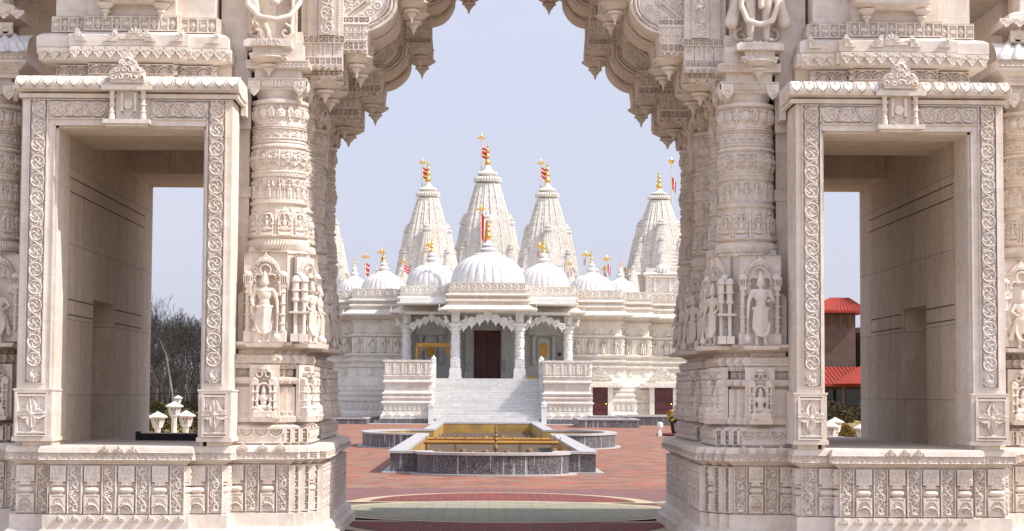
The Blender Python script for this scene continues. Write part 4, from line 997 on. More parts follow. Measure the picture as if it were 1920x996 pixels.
# ---------------- wall above the window: bands, fringe cornice, diamond band, balcony
YU=20.02
u=[xx(101,YU,130),xx(165,YU,130),xx(332,YU,130),xx(403,YU,130)]
PU=[(u[0],20.7),(u[0],YU),(u[1],YU),(u[1],YU-.10),(u[2],YU-.10),(u[2],YU),(u[3],YU),(u[3],20.7)]
zU=lambda py: zz(py,YU-.05,240)
mb=MB()
mb.mould(PU,[(-.02,lz1-.2),(-.02,zU(121)),(.02,zU(119)),(.10,zU(117)),(.13,zU(116)),(.13,zU(93)),(.15,zU(92)),(.15,zU(72)),(.10,zU(66)),(.06,zU(64)),(.02,zU(62)),(.02,zU(33)),(.03,zU(31)),(-.01,zU(30)),(-.01,7.38)],closed=True)
mb.box(-3.06,-2.74,20.3,20.9,lz1-.4,7.37)
band(mb,PU,-.02,zU(141),zU(122),lambda w,h:P_fans(w,h,max(1,int(round(w/.17))),.03),d=.045,closed=False)
band(mb,PU,.02,zU(61),zU(34),lambda w,h:P_diamonds(w,h,max(2,int(round(w/.095))),.03),d=.03,closed=False)
for a,b,uu,n,L,ca,cb in run_edges(PU,False):
    if n.y>-.3 and n.x<.3: continue
    w=L+(ca+cb)*.14
    if w<.1: continue
    R=P_drip(w,zU(94)-zU(118),max(2,int(round(w/.115))),.022); o=(a.x-uu.x*ca*.14+n.x*.155,a.y-uu.y*ca*.14+n.y*.155,zU(118)); R.sheet(mb,o,(uu.x,uu.y,0),(0,0,1),(n.x,n.y,0),t=.025)
    for e in ((.0,1) if ca>0 else ())+((w-.13,2),) if w>.4 else ():
        pass
def corner_curl(mb,x,y,z,flip,s=.12):
    R=Relief(s,s,.006,-1); R.poly([(0,0),(s,0),(s,s*.55) if 0 else (s,s*.2),(s*.5,s*.55),(s*.25,s),(0,s)] if not flip else [(0,0),(s,0),(s,s),(s*.75,s),(s*.5,s*.55),(0,s*.2)],.008)
    m=R.H>0; g=Relief(s,s,.006,0); g.curl(s*(.3 if not flip else .7),s*.5,s*.2,s*.06,.014,0,5 if flip else -5); g.curl(s*(.55 if not flip else .45),s*.22,s*.14,s*.05,.012,0,5); R.H=np.where(m,.008+g.H,R.H); R.sheet(mb,(x,y,z),t=.014)
zl=zU(84)
for (px_,y,fl_) in ((141,YU-.27,0),(345,YU-.27,1),(196,YU-.27,1),(270,YU-.27,0),(412,YU-.17,1)): corner_curl(mb,xx(px_,y,80)-(.13 if fl_ and px_!=196 else (.0 if px_!=196 else .0)),y,zl,fl_,.13)
R=Relief(.34,.12,.006,-1); R.rect(0.01,.33,0,.03,.012); R.ell(.17,.03,.085,.085,.012,0,flat=True)
g=Relief(.34,.12,.006,0)
for k in range(7): g.stroke([(.17+.03*math.cos(PI*k/6),.03+.03*math.sin(PI*k/6)),(.17+.08*math.cos(PI*k/6),.03+.08*math.sin(PI*k/6))],.006,.012)
R.H=np.where(R.H>0,.012+g.H,R.H); R.sheet(mb,(xx(222,YU-.27,80),YU-.265,zl+.02),t=.014)
gp(mb,'upper_cornice',sharp=40)
mb=MB(); b0,b1=xx(178,YU-.35,0),xx(322,YU-.35,0); zbal=zz(3,YU-.3,240)
mb.mould([(b0,YU),(b0,YU-.32),(b1,YU-.32),(b1,YU)],[(-.10,zbal-.0),(-.06,zbal+.02),(0,zbal+.05),(0,zbal+.12),(.04,zbal+.14),(.04,zbal+.2),(0,zbal+.22),(0,zbal+.75),(.05,zbal+.78),(.05,zbal+.86)],closed=True)
R=Relief(b1-b0,.5,.007,-.02)
for k in range(6): R.paste(P_pot((b1-b0)/6-.01,.48,.02,.007,k),k*(b1-b0)/6,.01)
R.flat(mb,(b0,YU-.345,zbal+.23)); bal=gp(mb,'balcony')
for x in (xx(197,YU-.2,10),xx(301,YU-.2,10)): local('pendant',ME_p1,M['gate'],bal,(x,YU-.17,zbal+.005),0,(.45,.45,.85))
# ---------------- outer wing at the picture's edge
mb=MB()
mb.box(-9.4,-5.40,21.3,25.2,1.066,7.3); mb.box(-5.40,-4.70,24.0,25.2,1.066,7.3); mb.box(-5.40,-4.70,20.95,24.0,5.95,7.3); mb.box(-5.4,-5.07,21.3,24.0,1.066,4.6)  # includes an unseen ceiling over the gap, added to keep it dark
mb.box(-9.4,-5.22,20.55,21.3,zz(150,20.7,20),zz(124,20.7,20))
zW=lambda py: zz(py,20.3,20)
PW=[(-9.4,20.9),(-5.32,20.9)]; 
PWp=[(-9.4,20.45),(-5.12,20.45),(-5.12,21.2),(-9.4,21.2)]
mb.mould(PWp,[(-.15,zW(135)),(-.12,zW(128)),(0,zW(112)),(0,zW(107)),(-.01,zW(104)),(-.01,zW(92))],closed=True)
mb.mould([(-9.4,20.7),(-5.44,20.7),(-5.44,21.2),(-9.4,21.2)],[(0,zW(62)),(.12,zW(55)),(.12,zW(50)),(0,zW(46)),(0,zW(22)),(.05,zW(20)),(.16,zW(17)),(.16,zW(2)),(.08,zW(-4)),(0,zW(-8)),(0,7.2)],closed=True)
P_fans(1.2,zW(93)-zW(105),11,.016).flat(mb,(-6.32,20.432,zW(105)))
R=P_drip(1.4,zW(22)-zW(40),10,.02); R.sheet(mb,(-6.57,20.52,zW(30)),t=.02)
R=Relief(1.0,.12,.006,-.01).foliage(0,1.0,0,.12,.08,.016,-.01,9); R.flat(mb,(-6.3,20.57,zW(54)))
gp(mb,'outer_wing',sharp=35)
mb=MB()                                                     # draped marble roll lying on the wing cornice
R=Relief(1.4,.34,.008,0)
for k,(x0,x1,x2) in enumerate(((1.15,1.22,1.36),(1.0,1.12,1.2),(.6,.75,.8),(.2,.4,.5))): R.stroke([(x0,.32),(x1,.2),(x2,.02)],.03,.03)
def fd(X,Y):
    t=Y/.34; a_=t*PI/2; P=np.stack([-6.52+X,20.48+.45*(1-np.cos(a_)),zW(91)+.24*np.sin(a_)],-1); return P,np.stack([0*X,-np.cos(a_),np.sin(a_)],-1)
R.curve(mb,fd); gp(mb,'marble_drape','drape',sharp=50)
# rear edge of the passage: low parapet with its dark gap
mb=MB(); mb.box(-4.62,-2.9,26.6,26.8,0,zz(813,26.6,320)); gp(mb,'rear_parapet',sharp=30)

for o in list(HALF): mirror_part(o)
o=thing('kick_board','low black board lying across the floor of the left window passage','board',(-3.8,21.7,1.066))
mb=MB(); x0_,x1_=xx(262,21.7,820),-3.03; mb.box(x0_,x1_,21.64,21.74,1.067,1.142); mb.box(x0_-.03,x0_+.02,21.6,21.66,1.067,1.165); mb.build('board',M['dark'],o,30); mb=MB(); mb.box(x0_+.02,x1_,21.63,21.75,1.142,1.15); mb.build('edge_strip',M['coping'],o,30)
del HALF[:]
# ================================================================ THE TEMPLE
T=thing('marble_temple','white carved stone temple with ribbed domes, tall spires, a pillared porch and wide steps','temple',(0,112,0))
def tp(mb,name,mat='marble',sharp=35,parent=None,label=None): return mb.build(name,M[mat],parent or T,sharp,label)
def sym(h): return h+[(-x,y) for x,y in h[::-1]]
# reorder so the outline is counter-clockwise starting at the front left
WALL=[(-14.2,150),(-14.2,119.6),(-9.7,119.6),(-9.7,117.7),(-7.9,117.7),(-7.9,115.6),(-4.95,115.6),(-4.95,118.2),(4.95,118.2),(4.95,115.6),(7.9,115.6),(7.9,117.7),(9.7,117.7),(9.7,119.6),(14.2,119.6),(14.2,150)]
wallprof=[(1.056,0),(1.056,.22),(0.972,.24),(0.972,.40),(0.93,.46),(0.896,.5),(0.871,.58),(0.846,.62),(0.846,1.02),(0.804,1.05),(0.854,1.10),(0.871,1.17),(0.854,1.26),(0.77,1.30),(0.737,1.36),(0.77,1.42),(0.787,1.5),(0.77,1.58),(0.661,1.64),(0.653,1.7),(0.695,1.74),(0.695,1.84),(0.573,1.9),(0.56,1.96),(0.594,2.0),(0.586,2.06),(0.476,2.12),(0.384,2.3),(0.317,2.5),(0.25,2.75),(0.22,3.08),(0.3,3.12),(0.317,3.2),(0.3,3.27),(0.16,3.3),(0.16,3.38),(0.26,3.44),(0.308,3.5),(0.3,3.58),(0.14,3.62),(0.14,3.7),(0.24,3.76),(0.317,3.84),(0.317,3.92),(0.06,3.96),(0.06,4.9),(0.16,4.93),(0.24,4.97),(0.24,5.05),(0.06,5.08),(0.0,5.14),(0.0,5.72),(0.06,5.76),(0.1,5.8),(0.1,5.9),(0.02,5.94),(0.02,6.02),(0.14,6.14),(0.18,6.22),(0.18,6.3)]
mb=MB(); mb.mould(WALL,wallprof); tp(mb,'wall')
mb=MB(); mb.mould([(x*1.0,y) for x,y in WALL],[(1.08,.0),(1.08,.235),(.99,.238)],cap=False); tp(mb,'granite_foot','granite')
def figs(w,h):
    R=Relief(w,h,.028,0); n=max(1,int(round(w/.72)))
    for k in range(n):
        x=w*(k+.5)/n
        R.rect(x-.3,x+.3,0,h*.96,-.06,'set'); R.figure(x,.03,h*.93,.2,-.06,k%4)
        if k%3==1: R.figure(x+.17,.03,h*.85,.16,-.06,(k+1)%4)
    return R
mb=MB(); band(mb,WALL,.06,3.96,4.88,figs,d=.06); tp(mb,'figure_frieze')
def tri(w,h):
    R=Relief(w,h,.03,0); n=max(1,int(round(w/.95)))
    for k in range(n):
        x=w*(k+.5)/n; a=.30 if k%2 else .22; R.poly([(x-a,0),(x+a,0),(x,h*.95)],.05); R.poly([(x-a*.6,.02),(x+a*.6,.02),(x,h*.6)],.08)
    return R
mb=MB(); band(mb,WALL,0.0,5.14,5.50,tri,d=0); band(mb,WALL,.235,2.62,3.05,tri,d=0)
# dentil courses
def dentils(mb,plan,off,z0,z1,pitch,dep=.05,fr=.5):
    for a,b,u,n,L,ca,cb in run_edges(plan):
        if not (n.y<-.3 or n.x>.3): continue
        w=L+(ca+cb)*off
        if w<.1: continue
        k=max(1,int(w/pitch)); p=w/k
        for i in range(k):
            s=-ca*off+p*(i+.5); c=(a.x+u.x*s+n.x*(off+dep/2),a.y+u.y*s+n.y*(off+dep/2)); mb.obox(c,u,n,p*fr/2,dep/2,z0,z1)
dentils(mb,WALL,.10,5.8,5.88,.16); dentils(mb,WALL,.30,3.14,3.22,.16,.06); dentils(mb,WALL,.29,3.47,3.54,.16,.06); dentils(mb,WALL,0.863,1.13,1.22,.2,.06); dentils(mb,WALL,0.775,1.46,1.54,.2,.06); dentils(mb,WALL,0.846,.66,.98,.30,.06,.55)
tp(mb,'wall_ornament')
# porch and roof edge
UP=[(-14.2,149),(-14.2,119.3),(-9.7,119.3),(-9.7,117.4),(-7.9,117.4),(-7.9,115.2),(-4.95,115.2),(-4.95,111.9),(-2.12,111.9),(-2.12,108.2),(2.12,108.2),(2.12,111.9),(4.95,111.9),(4.95,115.2),(7.9,115.2),(7.9,117.4),(9.7,117.4),(9.7,119.3),(14.2,119.3),(14.2,149)]
mb=MB(); mb.mould(UP,[(.0,6.2),(.04,6.24),(.62,6.16),(.64,6.24),(.40,6.34),(.15,6.50),(.1,6.56),(.1,6.62),(.2,6.66),(.24,6.72),(.2,6.80),(.06,6.83),(.06,6.92),(.18,6.97),(.24,7.03),(.2,7.10),(.04,7.13),(.04,7.26),(.1,7.3),(.12,7.34),(.04,7.36),(.04,7.66),(.08,7.68),(.08,7.74)])
tp(mb,'roof_edge')
def rosettes(w,h):
    R=Relief(w,h,.025,0); n=max(1,int(round(w/.40)))
    for k in range(n): x=w*(k+.5)/n; R.ring(x,h/2,h*.38,.035,.05); R.ell(x,h/2,h*.16,h*.16,.06); 
    return R
mb=MB(); band(mb,UP,.04,7.37,7.66,rosettes,d=0); dentils(mb,UP,.22,6.69,6.76,.13,.04); dentils(mb,UP,.22,7.0,7.06,.13,.04)
for a,b,u,n,L,ca,cb in run_edges(UP):                      # joints of the eave slabs stand as small ribs
    if not (n.y<-.3 or n.x>.3): continue
    w=L+(ca+cb)*.55; k=max(1,int(w/.62))
    for i in range(k+1):
        s=-ca*.55+w*i/k; x,y=a.x+u.x*s,a.y+u.y*s
        P=[(x+n.x*.12-u.x*.012,y+n.y*.12-u.y*.012,6.515),(x+n.x*.12+u.x*.012,y+n.y*.12+u.y*.012,6.515),(x+n.x*.63+u.x*.012,y+n.y*.63+u.y*.012,6.265),(x+n.x*.63-u.x*.012,y+n.y*.63-u.y*.012,6.265)]
        mb.add([(p[0],p[1],p[2]-.03) for p in P]+P,[(0,1,2,3)[::-1],(4,5,6,7),(0,1,5,4),(1,2,6,5),(2,3,7,6),(3,0,4,7)])
tp(mb,'roof_ornament')
# platform and its parapets
ZL=2.42
for s in (-1,1):
    xs=sorted((s*2.95,s*5.5)); pl=[(xs[0],103.6),(xs[1],103.6),(xs[1],113.6),(xs[0],113.6)]
    mb=MB(); mb.mould(pl,[(.16,0),(.16,.28),(.14,.30),(.14,.42),(.06,.52),(.06,.6),(.0,.66),(.0,.98),(.06,1.02),(.12,1.1),(.06,1.18),(-.04,1.2),(-.02,1.28),(.06,1.36),(.02,1.45),(-.04,1.48),(.06,1.54),(.08,1.6),(-.02,1.66),(-.06,1.75),(-.08,2.1),(.0,2.15),(.04,2.2),(.0,2.26),(-.03,2.3),(-.03,2.45),(.03,2.5),(-.04,2.55),(-.04,3.22),(.04,3.25),(.04,3.36)])
    o=tp(mb,'platform')
    mb=MB(); band(mb,pl,-.04,2.58,3.2,lambda w,h:(lambda R:[R.rect(w*(k+.12)/max(1,int(w/.36)),w*(k+.5)/max(1,int(w/.36)),0,h,.06) for k in range(max(1,int(w/.36)))] and [R.figure(w*(k+.75)/max(1,int(w/.36)),.02,h*.9,.06,0,k%4) for k in range(max(1,int(w/.36)))] and R)(Relief(w,h,.028,0)),d=0)
    dentils(mb,pl,0,.7,.95,.24,.06,.6); dentils(mb,pl,.08,1.06,1.14,.16,.05); dentils(mb,pl,.03,1.33,1.4,.16,.05); dentils(mb,pl,-.08,1.8,2.06,.1,.05,.45); dentils(mb,pl,.02,2.17,2.23,.12,.04)
    n=5
    for k in range(n):
        x=xs[0]+(k+.5)*(xs[1]-xs[0])/n; mb.prism_y([(x-.2,.42),(x+.2,.42),(x,.62)],103.42,103.6)
    mb.build('platform_carving',M['marble'],o,35)
    mb=MB(); mb.box(xs[0]-.2,xs[1]+.2,103.38,103.43,0,.26); mb.build('granite_foot',M['granite'],o,35)
mb=MB(); mb.box(-2.95,2.95,107.95,113.5,0,ZL); mb.box(-4.94,4.94,113.5,117.2,0,ZL); mb.box(-4.9,4.9,109,116,6.6,6.9); tp(mb,'landing','step')
# steps
mb=MB(); n=16; d=.30; y=103.15
for k in range(n):
    z=ZL*(k+1)/n; mb.box(-2.93,2.93,y+k*d,y+(k+1)*d+(.0 if k<n-1 else .12),0,z-.03); mb.box(-2.93,2.93,y+k*d-.045,y+(k+1)*d+(.0 if k<n-1 else .12),z-.03,z)
tp(mb,'steps','step',20)
for s in (-1,1):                                             # sloping rails with posts
    mb=MB(); x0,x1=sorted((s*2.86,s*3.08)); ya,za_,yb,zb_=103.2,.85,108.0,3.3
    mb.prism_x([(ya,0),(yb,2.2),(yb,zb_-.02),(ya,za_-.02)],x0+.05,x1-.05); mb.prism_x([(ya,za_-.03),(yb,zb_-.03),(yb,zb_+.09),(ya,za_+.09)],x0,x1)
    for t_ in (0,.36,.7,1.0):
        yy=ya+(yb-ya)*t_; z=za_+(zb_-za_)*t_; b0=max(0,2.3*t_-.2)
        mb.box(x0-.03,x1+.03,yy-.14,yy+.14,b0,z+.16); mb.box(x0-.06,x1+.06,yy-.17,yy+.17,z+.05,z+.10); mb.lathe([(.13,0),(.15,.05),(.1,.12),(.05,.16),(.02,.24)],((x0+x1)/2,yy,z+.16),10)
    tp(mb,'stair_rail','white',30)
# porch columns
def porch_column():
    m=MB()
    m.box(-.36,.36,-.36,.36,0,.12); m.box(-.33,.33,-.33,.33,.12,.5); m.box(-.3,.3,-.3,.3,.5,.58); m.box(-.25,.25,-.25,.25,.58,1.1)
    m.lathe([(.30,1.1),(.30,1.15),(.24,1.18),(.24,1.7),(.28,1.72),(.28,1.76),(.24,1.79),(.235,2.3),(.28,2.32),(.28,2.36),(.23,2.39),(.23,2.62),(.30,2.66),(.32,2.74),(.26,2.8),(.26,2.86),(.36,2.92),(.38,3.0)],(0,0,0),8,ph=PI/8)
    m.box(-.36,.36,-.36,.36,2.96,3.04); m.box(-.22,.22,-.22,.22,3.04,3.66); m.box(-.42,.42,-.42,.42,3.66,3.78)
    for n_,u_ in (((0,-1),(1,0)),((1,0),(0,1)),((-1,0),(0,-1))):
        R=Relief(.40,.5,.025,-.01).foliage(0,.4,0,.5,.1,.03,-.01,3); R.flat(m,(n_[0]*.255-u_[0]*.2,n_[1]*.255-u_[1]*.2,.6),(*u_,0),(0,0,1),(*n_,0),skirt=0)
        for zz_ in (1.22,1.83,2.42):
            hh=.44 if zz_<2.4 else .18; R=Relief(.2,hh,.025,0).figure(.1,.02,hh*.9,.04,0,1); R.flat(m,(n_[0]*.235-u_[0]*.1,n_[1]*.235-u_[1]*.1,zz_),(*u_,0),(0,0,1),(*n_,0),skirt=0)
        m.prism_y([(0,0),(0,0),(0,0)],0,0) if 0 else None
    return m.mesh('porch_column_mesh',35)
ME_pc=porch_column(); ME_br=deity('bracket_figure_mesh',.62,4,.022)
for (x,y) in ((-1.78,108.5),(1.78,108.5),(-4.62,112.1),(4.62,112.1)):
    c=local('porch_column',ME_pc,M['white'],T,(x,y-112,ZL))
    local('bracket_figure',ME_br,M['white'],c,(0,-.30,3.02),0)
    for s in (-1,1):
        b=local('bracket_figure',ME_br,M['white'],c,(s*.42,-.12,2.98),0); b.rotation_euler=(0,s*.35,0)
# scalloped garlands between the columns
def garland(w):
    h=1.15; R=Relief(w,h,.02,-1); n=7
    for k in range(n):
        t=(k+.5)/n; x=w*t; a=1-abs(2*t-1); y=.28+.60*a**.85
        R.ell(x,y,w/n*.62,w/n*.62,.10,0,flat=True); R.poly([(x-w/n*.46,y),(x+w/n*.46,y),(x+w/n*.2,y-w/n*.6),(x,y-w/n*1.1),(x-w/n*.2,y-w/n*.6)],.10)
    m=R.H>0; g=Relief(w,h,.02,0)
    for k in range(n):
        t=(k+.5)/n; x=w*t; a=1-abs(2*t-1); y=.28+.60*a**.85; g.ring(x,y,w/n*.42,.035,.05); g.ell(x,y,.05,.05,.05)
    R.H=np.where(m,.06+g.H,-1); return R
for (xa_,xb_,y) in ((-1.56,1.56,108.45),(-4.4,-1.95,111.2),(1.95,4.4,111.2)):
    mb=MB(); R=garland(xb_-xa_); R.sheet(mb,(xa_,y,5.02),t=.12); mb.box(xa_-.3,xb_+.3,y-.1,y+.3,6.08,6.22); tp(mb,'scalloped_arch','white',40)
# porch back wall, pilasters, door
mb=MB(); 
for (a_,b_) in ((-4.93,-.84),(.84,4.93)): mb.box(a_,b_,116.30,117.50,ZL-.1,6.18)
mb.box(-.84,.84,116.30,117.50,ZL+2.92,6.18)
for s in (-1,1):
    for x in (1.08,):
        mb.box(s*x-.26,s*x+.26,115.90,116.32,ZL,ZL+.5); mb.box(s*x-.2,s*x+.2,115.98,116.32,ZL+.5,5.9)
        for z in np.arange(ZL+.6,5.8,.26): mb.box(s*x-.23,s*x+.23,115.94,116.32,z,z+.09)
        R=Relief(.36,.7,.025,0).figure(.18,.02,.62,.1,0,1); R.flat(mb,(s*x-.18,115.90,ZL+.52),skirt=0)
    # shrine niche
    x=s*3.35; mb.box(x-.9,x+.9,116.10,116.32,5.05,5.3); mb.prism_y([(x-1.0,5.3),(x+1.0,5.3),(x+.5,5.75),(x,6.1),(x-.5,5.75)],116.12,116.32)
    for e in (-1,1):
        mb.lathe([(.16,0),(.16,.15),(.1,.22),(.1,.5),(.14,.7),(.1,.9),(.1,1.25),(.16,1.35),(.18,1.5)],(x+e*.6,116.15,3.5),10); mb.lathe([(.02,-.25),(.12,-.12),(.2,-.02),(.2,.02)],(x+e*.6,116.15,3.48),10)
    mb.box(x-.34,x+.34,116.20,116.32,3.55,4.9)
tp(mb,'porch_wall','shadedmarble',35)
for s in (-1,1):
    mb=MB(); x=s*3.35; mb.box(x-.21,x+.21,116.15,116.22,3.75,4.6); tp(mb,'wall_plaque','ochre')
mb=MB(); mb.box(-.80,-.01,116.48,116.58,ZL,ZL+2.88); mb.box(.01,.80,116.48,116.58,ZL,ZL+2.88)
for s in (-1,1):
    for k in range(4): mb.box(s*.4-.26,s*.4+.26,116.45,116.49,ZL+.2+k*.68,ZL+.74+k*.68)
tp(mb,'door','door',30,label='tall dark red double door of the porch')
mb=MB(); mb.box(-.84,-.80,116.28,116.60,ZL,ZL+2.92); mb.box(.80,.84,116.28,116.60,ZL,ZL+2.92); tp(mb,'door_frame','white')
# side doors in the right-hand foot of the wall
for (x0,x1,yf) in ((6.15,7.05,114.28),(9.95,11.05,116.33)):
    mb=MB(); xm_=(x0+x1)/2
    for (a_,b_) in ((x0-.28,x0),(x1,x1+.28)): mb.box(a_,b_,yf,yf+1.8,0,2.0)
    mb.prism_y([(x0-.02,2.0),(x0-.02,1.7),(x0+.18,2.0)],yf+.05,yf+.3); mb.prism_y([(x1+.02,2.0),(x1-.18,2.0),(x1+.02,1.7)],yf+.05,yf+.3)
    mb.box(x0-.9,x1+.9,yf-.25,yf+1.8,2.0,2.12); mb.box(x0-.7,x1+.7,yf-.1,yf+1.8,2.12,2.25); mb.prism_y([(xm_-.95,2.4),(xm_+.95,2.4),(xm_,3.3)],yf+.98,yf+1.5)
    R=Relief(1.7,.85,.03,-1); R.poly([(0,0),(1.7,0),(.85,.85)],.05); mk=R.H>0; R.H=np.where(mk,.03+Relief(1.7,.85,.03,0).foliage(0,1.7,0,.85,.14,.05,0,2).H,-1); R.sheet(mb,(xm_-.85,yf+.97,2.42),t=.02)
    p=tp(mb,'doorway'); mb=MB(); mb.box(x0,x1,yf-.004,yf+.02,0,2.0) if 0 else mb.box(x0,x1,yf+.03,yf+.10,0,1.995); 
    for k in range(3): mb.box(x0+.1,x1-.1,yf+.0,yf+.03,.15+k*.6,.62+k*.6)
    mb.build('door',M['door'],p,30); mb=MB(); mb.lathe([(.03,0),(.04,.03),(.02,.06)],(x1-.12,yf-.02,1.0),8); mb.build('door_handle',M['gold'],p)
# domes
def finial_mesh(h):
    s=h; m=MB(); m.lathe([(.05,0),(.09,.04),(.13,.10),(.15,.17),(.13,.24),(.06,.29),(.05,.32),(.09,.36),(.11,.42),(.09,.48),(.045,.52),(.04,.56),(.07,.60),(.085,.65),(.06,.70),(.03,.74),(.05,.80),(.055,.84),(.03,.89),(.01,1.0)],(0,0,0),14)
    V=[v*s for v in m.V]; m.V=V; return m.mesh('finial_mesh',60)
ME_fin=finial_mesh(1.0)
def dome(x,Y,r,zb,h,lab=None):
    h=h/.94; m=MB(); p=[(r*.95,-.4),(r*.97,-.2)]+[(r*math.cos(t)**.86,h*math.sin(t)) for t in np.linspace(.0,1.30,13)]
    m.lathe(p,(x,Y,zb),286,rib=26,amp=.05,ribfrom=1,ribto=15,ribp=.38); zt_=zb+p[-1][1]; k=r/2.0
    o=tp(m,'dome','dome',60,label=lab)
    m=MB(); m.lathe([(.70*k,-.06),(.76*k,.02),(.68*k,.08),(.48*k,.12),(.34*k,.16)],(x,Y,zt_),64,rib=32,amp=.12,ribfrom=0,ribto=3)
    m.lathe([(.34*k,.1),(.36*k,.2),(.46*k,.25),(.50*k,.31),(.44*k,.38),(.28*k,.42),(.24*k,.48),(.33*k,.52),(.34*k,.57),(.28*k,.63),(.17*k,.70),(.10*k,.82)],(x,Y,zt_),48,rib=24,amp=.08,ribfrom=2,ribto=5)
    m.build('dome_crown',M['dome'],o,50)
    f=local('finial',ME_fin,M['gold'],o,(x-o.location.x*0,Y,zt_+.78*k+.02),0,(.72*k+.28,)*2+((.95*k+.32),)); return o
dome(0.0,111.9,2.13,7.90,1.58)
for s in (-1,1): dome(s*3.27,114.3,1.50,7.85,1.22); dome(s*6.28,118.0,1.36,7.75,1.02); dome(s*8.25,121.2,1.08,7.78,.86)
dome(-12.6,121.6,.9,7.72,.8)
# spires
def spire_mesh(a,Hs,nz=None):
    nz=nz or int(Hs/.085); m=MB()
    q_=[(1.0,.34),(.955,.34),(.955,.58),(.90,.58),(.90,.75),(.83,.75),(.83,.83),(.75,.83),(.75,.90),(.58,.90),(.58,.955),(.34,.955),(.34,1.0)]
    pl=[]
    for k in range(4):
        c,s=math.cos(k*PI/2),math.sin(k*PI/2); pl+=[(x*c-y*s,x*s+y*c) for x,y in q_]
    n=len(pl); V=[]
    for i in range(nz+1):
        t=i/nz; f=a*(1-.66*t**1.6); g=f*(1.0 if i%2 else .972)
        if i%14 in (0,1): g=f*1.0
        for x,y in pl: V.append((x*g,y*g,t*Hs))
    i,j=np.meshgrid(np.arange(nz),np.arange(n),indexing='ij'); j2=(j+1)%n
    m.add(V,np.stack([i*n+j,i*n+j2,(i+1)*n+j2,(i+1)*n+j],-1).reshape(-1,4)); m.add([v for v in V[-n:]],[tuple(range(n))])
    f=a*.345                                           # ribs on the faces, then the ribbed cushion
    for k in range(4):
        c,s=math.cos(k*PI/2),math.sin(k*PI/2)
        for off in (-.62,-.2,.2,.62):
            P=[]
            for q2 in range(13):
                t=q2/12; ff=a*(1-.66*t**1.6); x,y=ff*(1.0 if abs(off)<.34 else .93),ff*off*.9; P.append((x*c-y*s,x*s+y*c,t*Hs))
            m.tube(P,[a*.022]*13,4)
    m.lathe([(f*.8,-.05*a),(f*.75,.04*a),(f*1.18,.07*a),(f*1.22,.16*a),(f*1.1,.22*a),(f*.72,.24*a),(f*.78,.28*a),(f*.9,.32*a),(f*.78,.38*a),(f*.5,.42*a),(f*.34,.5*a),(f*.2,.6*a)],(0,0,Hs),60,rib=30,amp=.10,ribfrom=2,ribto=8)
    return m.mesh('spire_mesh',30)
ME_sp=spire_mesh(1.0,3.57)
def spire(x,Y,a,zb,Hs,fin=1.5):
    e=bpy.data.objects.new('spire',ME_sp); COL.objects.link(e); e.parent=T; e.location=(x,Y-112,zb); e.scale=(a,a,Hs/3.57)
    if not ME_sp.materials: ME_sp.materials.append(M['spire'])
    k=Hs/3.57
    def sub(dx,dy,s,hz,z=0):
        c=bpy.data.objects.new('small_spire',ME_sp); COL.objects.link(c); c.parent=e; c.location=(dx,dy,z); c.scale=(s,s,hz)
    for d_,s,hz in ((.66,.40,.64),(.86,.27,.43),(1.0,.17,.26)):
        for dx,dy in ((0,-1.25),(1,0),(-1,0)): sub(dx*d_,dy*d_,s,hz)
    for dx in (-1,1): sub(dx*.70,-.70,.26,.42); sub(dx*.86,-.86,.20,.24)
    f=local('finial',ME_fin,M['gold'],T,(x,Y-112,zb+Hs+.54*k),0,(1.25,1.25,fin))
    return e
ME_sp.materials.append(M['spire'])
spire(0.0,135,2.35,8.0,8.05,1.75)
for s in (-1,1): spire(s*3.92,128,1.95,7.9,6.45,1.55); spire(s*10.95,124.5,1.78,9.2,4.75,1.25)
mb=MB()
mb.mould([(-6.6,124.5),(6.6,124.5),(6.6,145),(-6.6,145)],[(0,7.4),(0,7.9),(.15,8.0),(.15,8.15),(0,8.2),(0,8.6)])
for s in (-1,1):
    xs=sorted((s*9.0,s*12.9)); pl=[(xs[0],122.6),(xs[0]+.9,122.6),(xs[0]+.9,122.0),(xs[1]-.9,122.0),(xs[1]-.9,122.6),(xs[1],122.6),(xs[1],127.5),(xs[0],127.5)]
    mb.mould(pl,[(.2,7.0),(.2,7.5),(.1,7.6),(.15,7.7),(.05,7.8),(.0,7.85),(0,8.95),(.12,9.0),(.2,9.1),(.12,9.2),(0,9.24),(0,9.5)])
    x=s*10.95; mb.box(x-.55,x-.40,121.85,122.02,7.95,8.9); mb.box(x+.40,x+.55,121.85,122.02,7.95,8.9); mb.box(x-.7,x+.7,121.8,122.02,7.8,7.93); mb.box(x-.8,x+.8,121.75,122.02,8.9,9.0)
    mb.lathe([(.5,9.2),(.55,9.3),(.5,9.5),(.35,9.7),(.15,9.8),(.05,10.0)],(x,122.3,0),30,rib=15,amp=.1,ribfrom=0,ribto=4)
tp(mb,'upper_terrace','spire')
# small rooftop turrets
for s in (-1,1):
    for (x,Y,a,h) in ((5.2,122,.42,1.2),(2.2,119,.35,1.0),(6.9,123,.4,1.3),(9.1,121.8,.4,1.4),(12.8,121.8,.4,1.4)):
        c=bpy.data.objects.new('turret',ME_sp); COL.objects.link(c); c.parent=T; c.location=(s*x,Y-112,7.7); c.scale=(a,a,h/3.0)
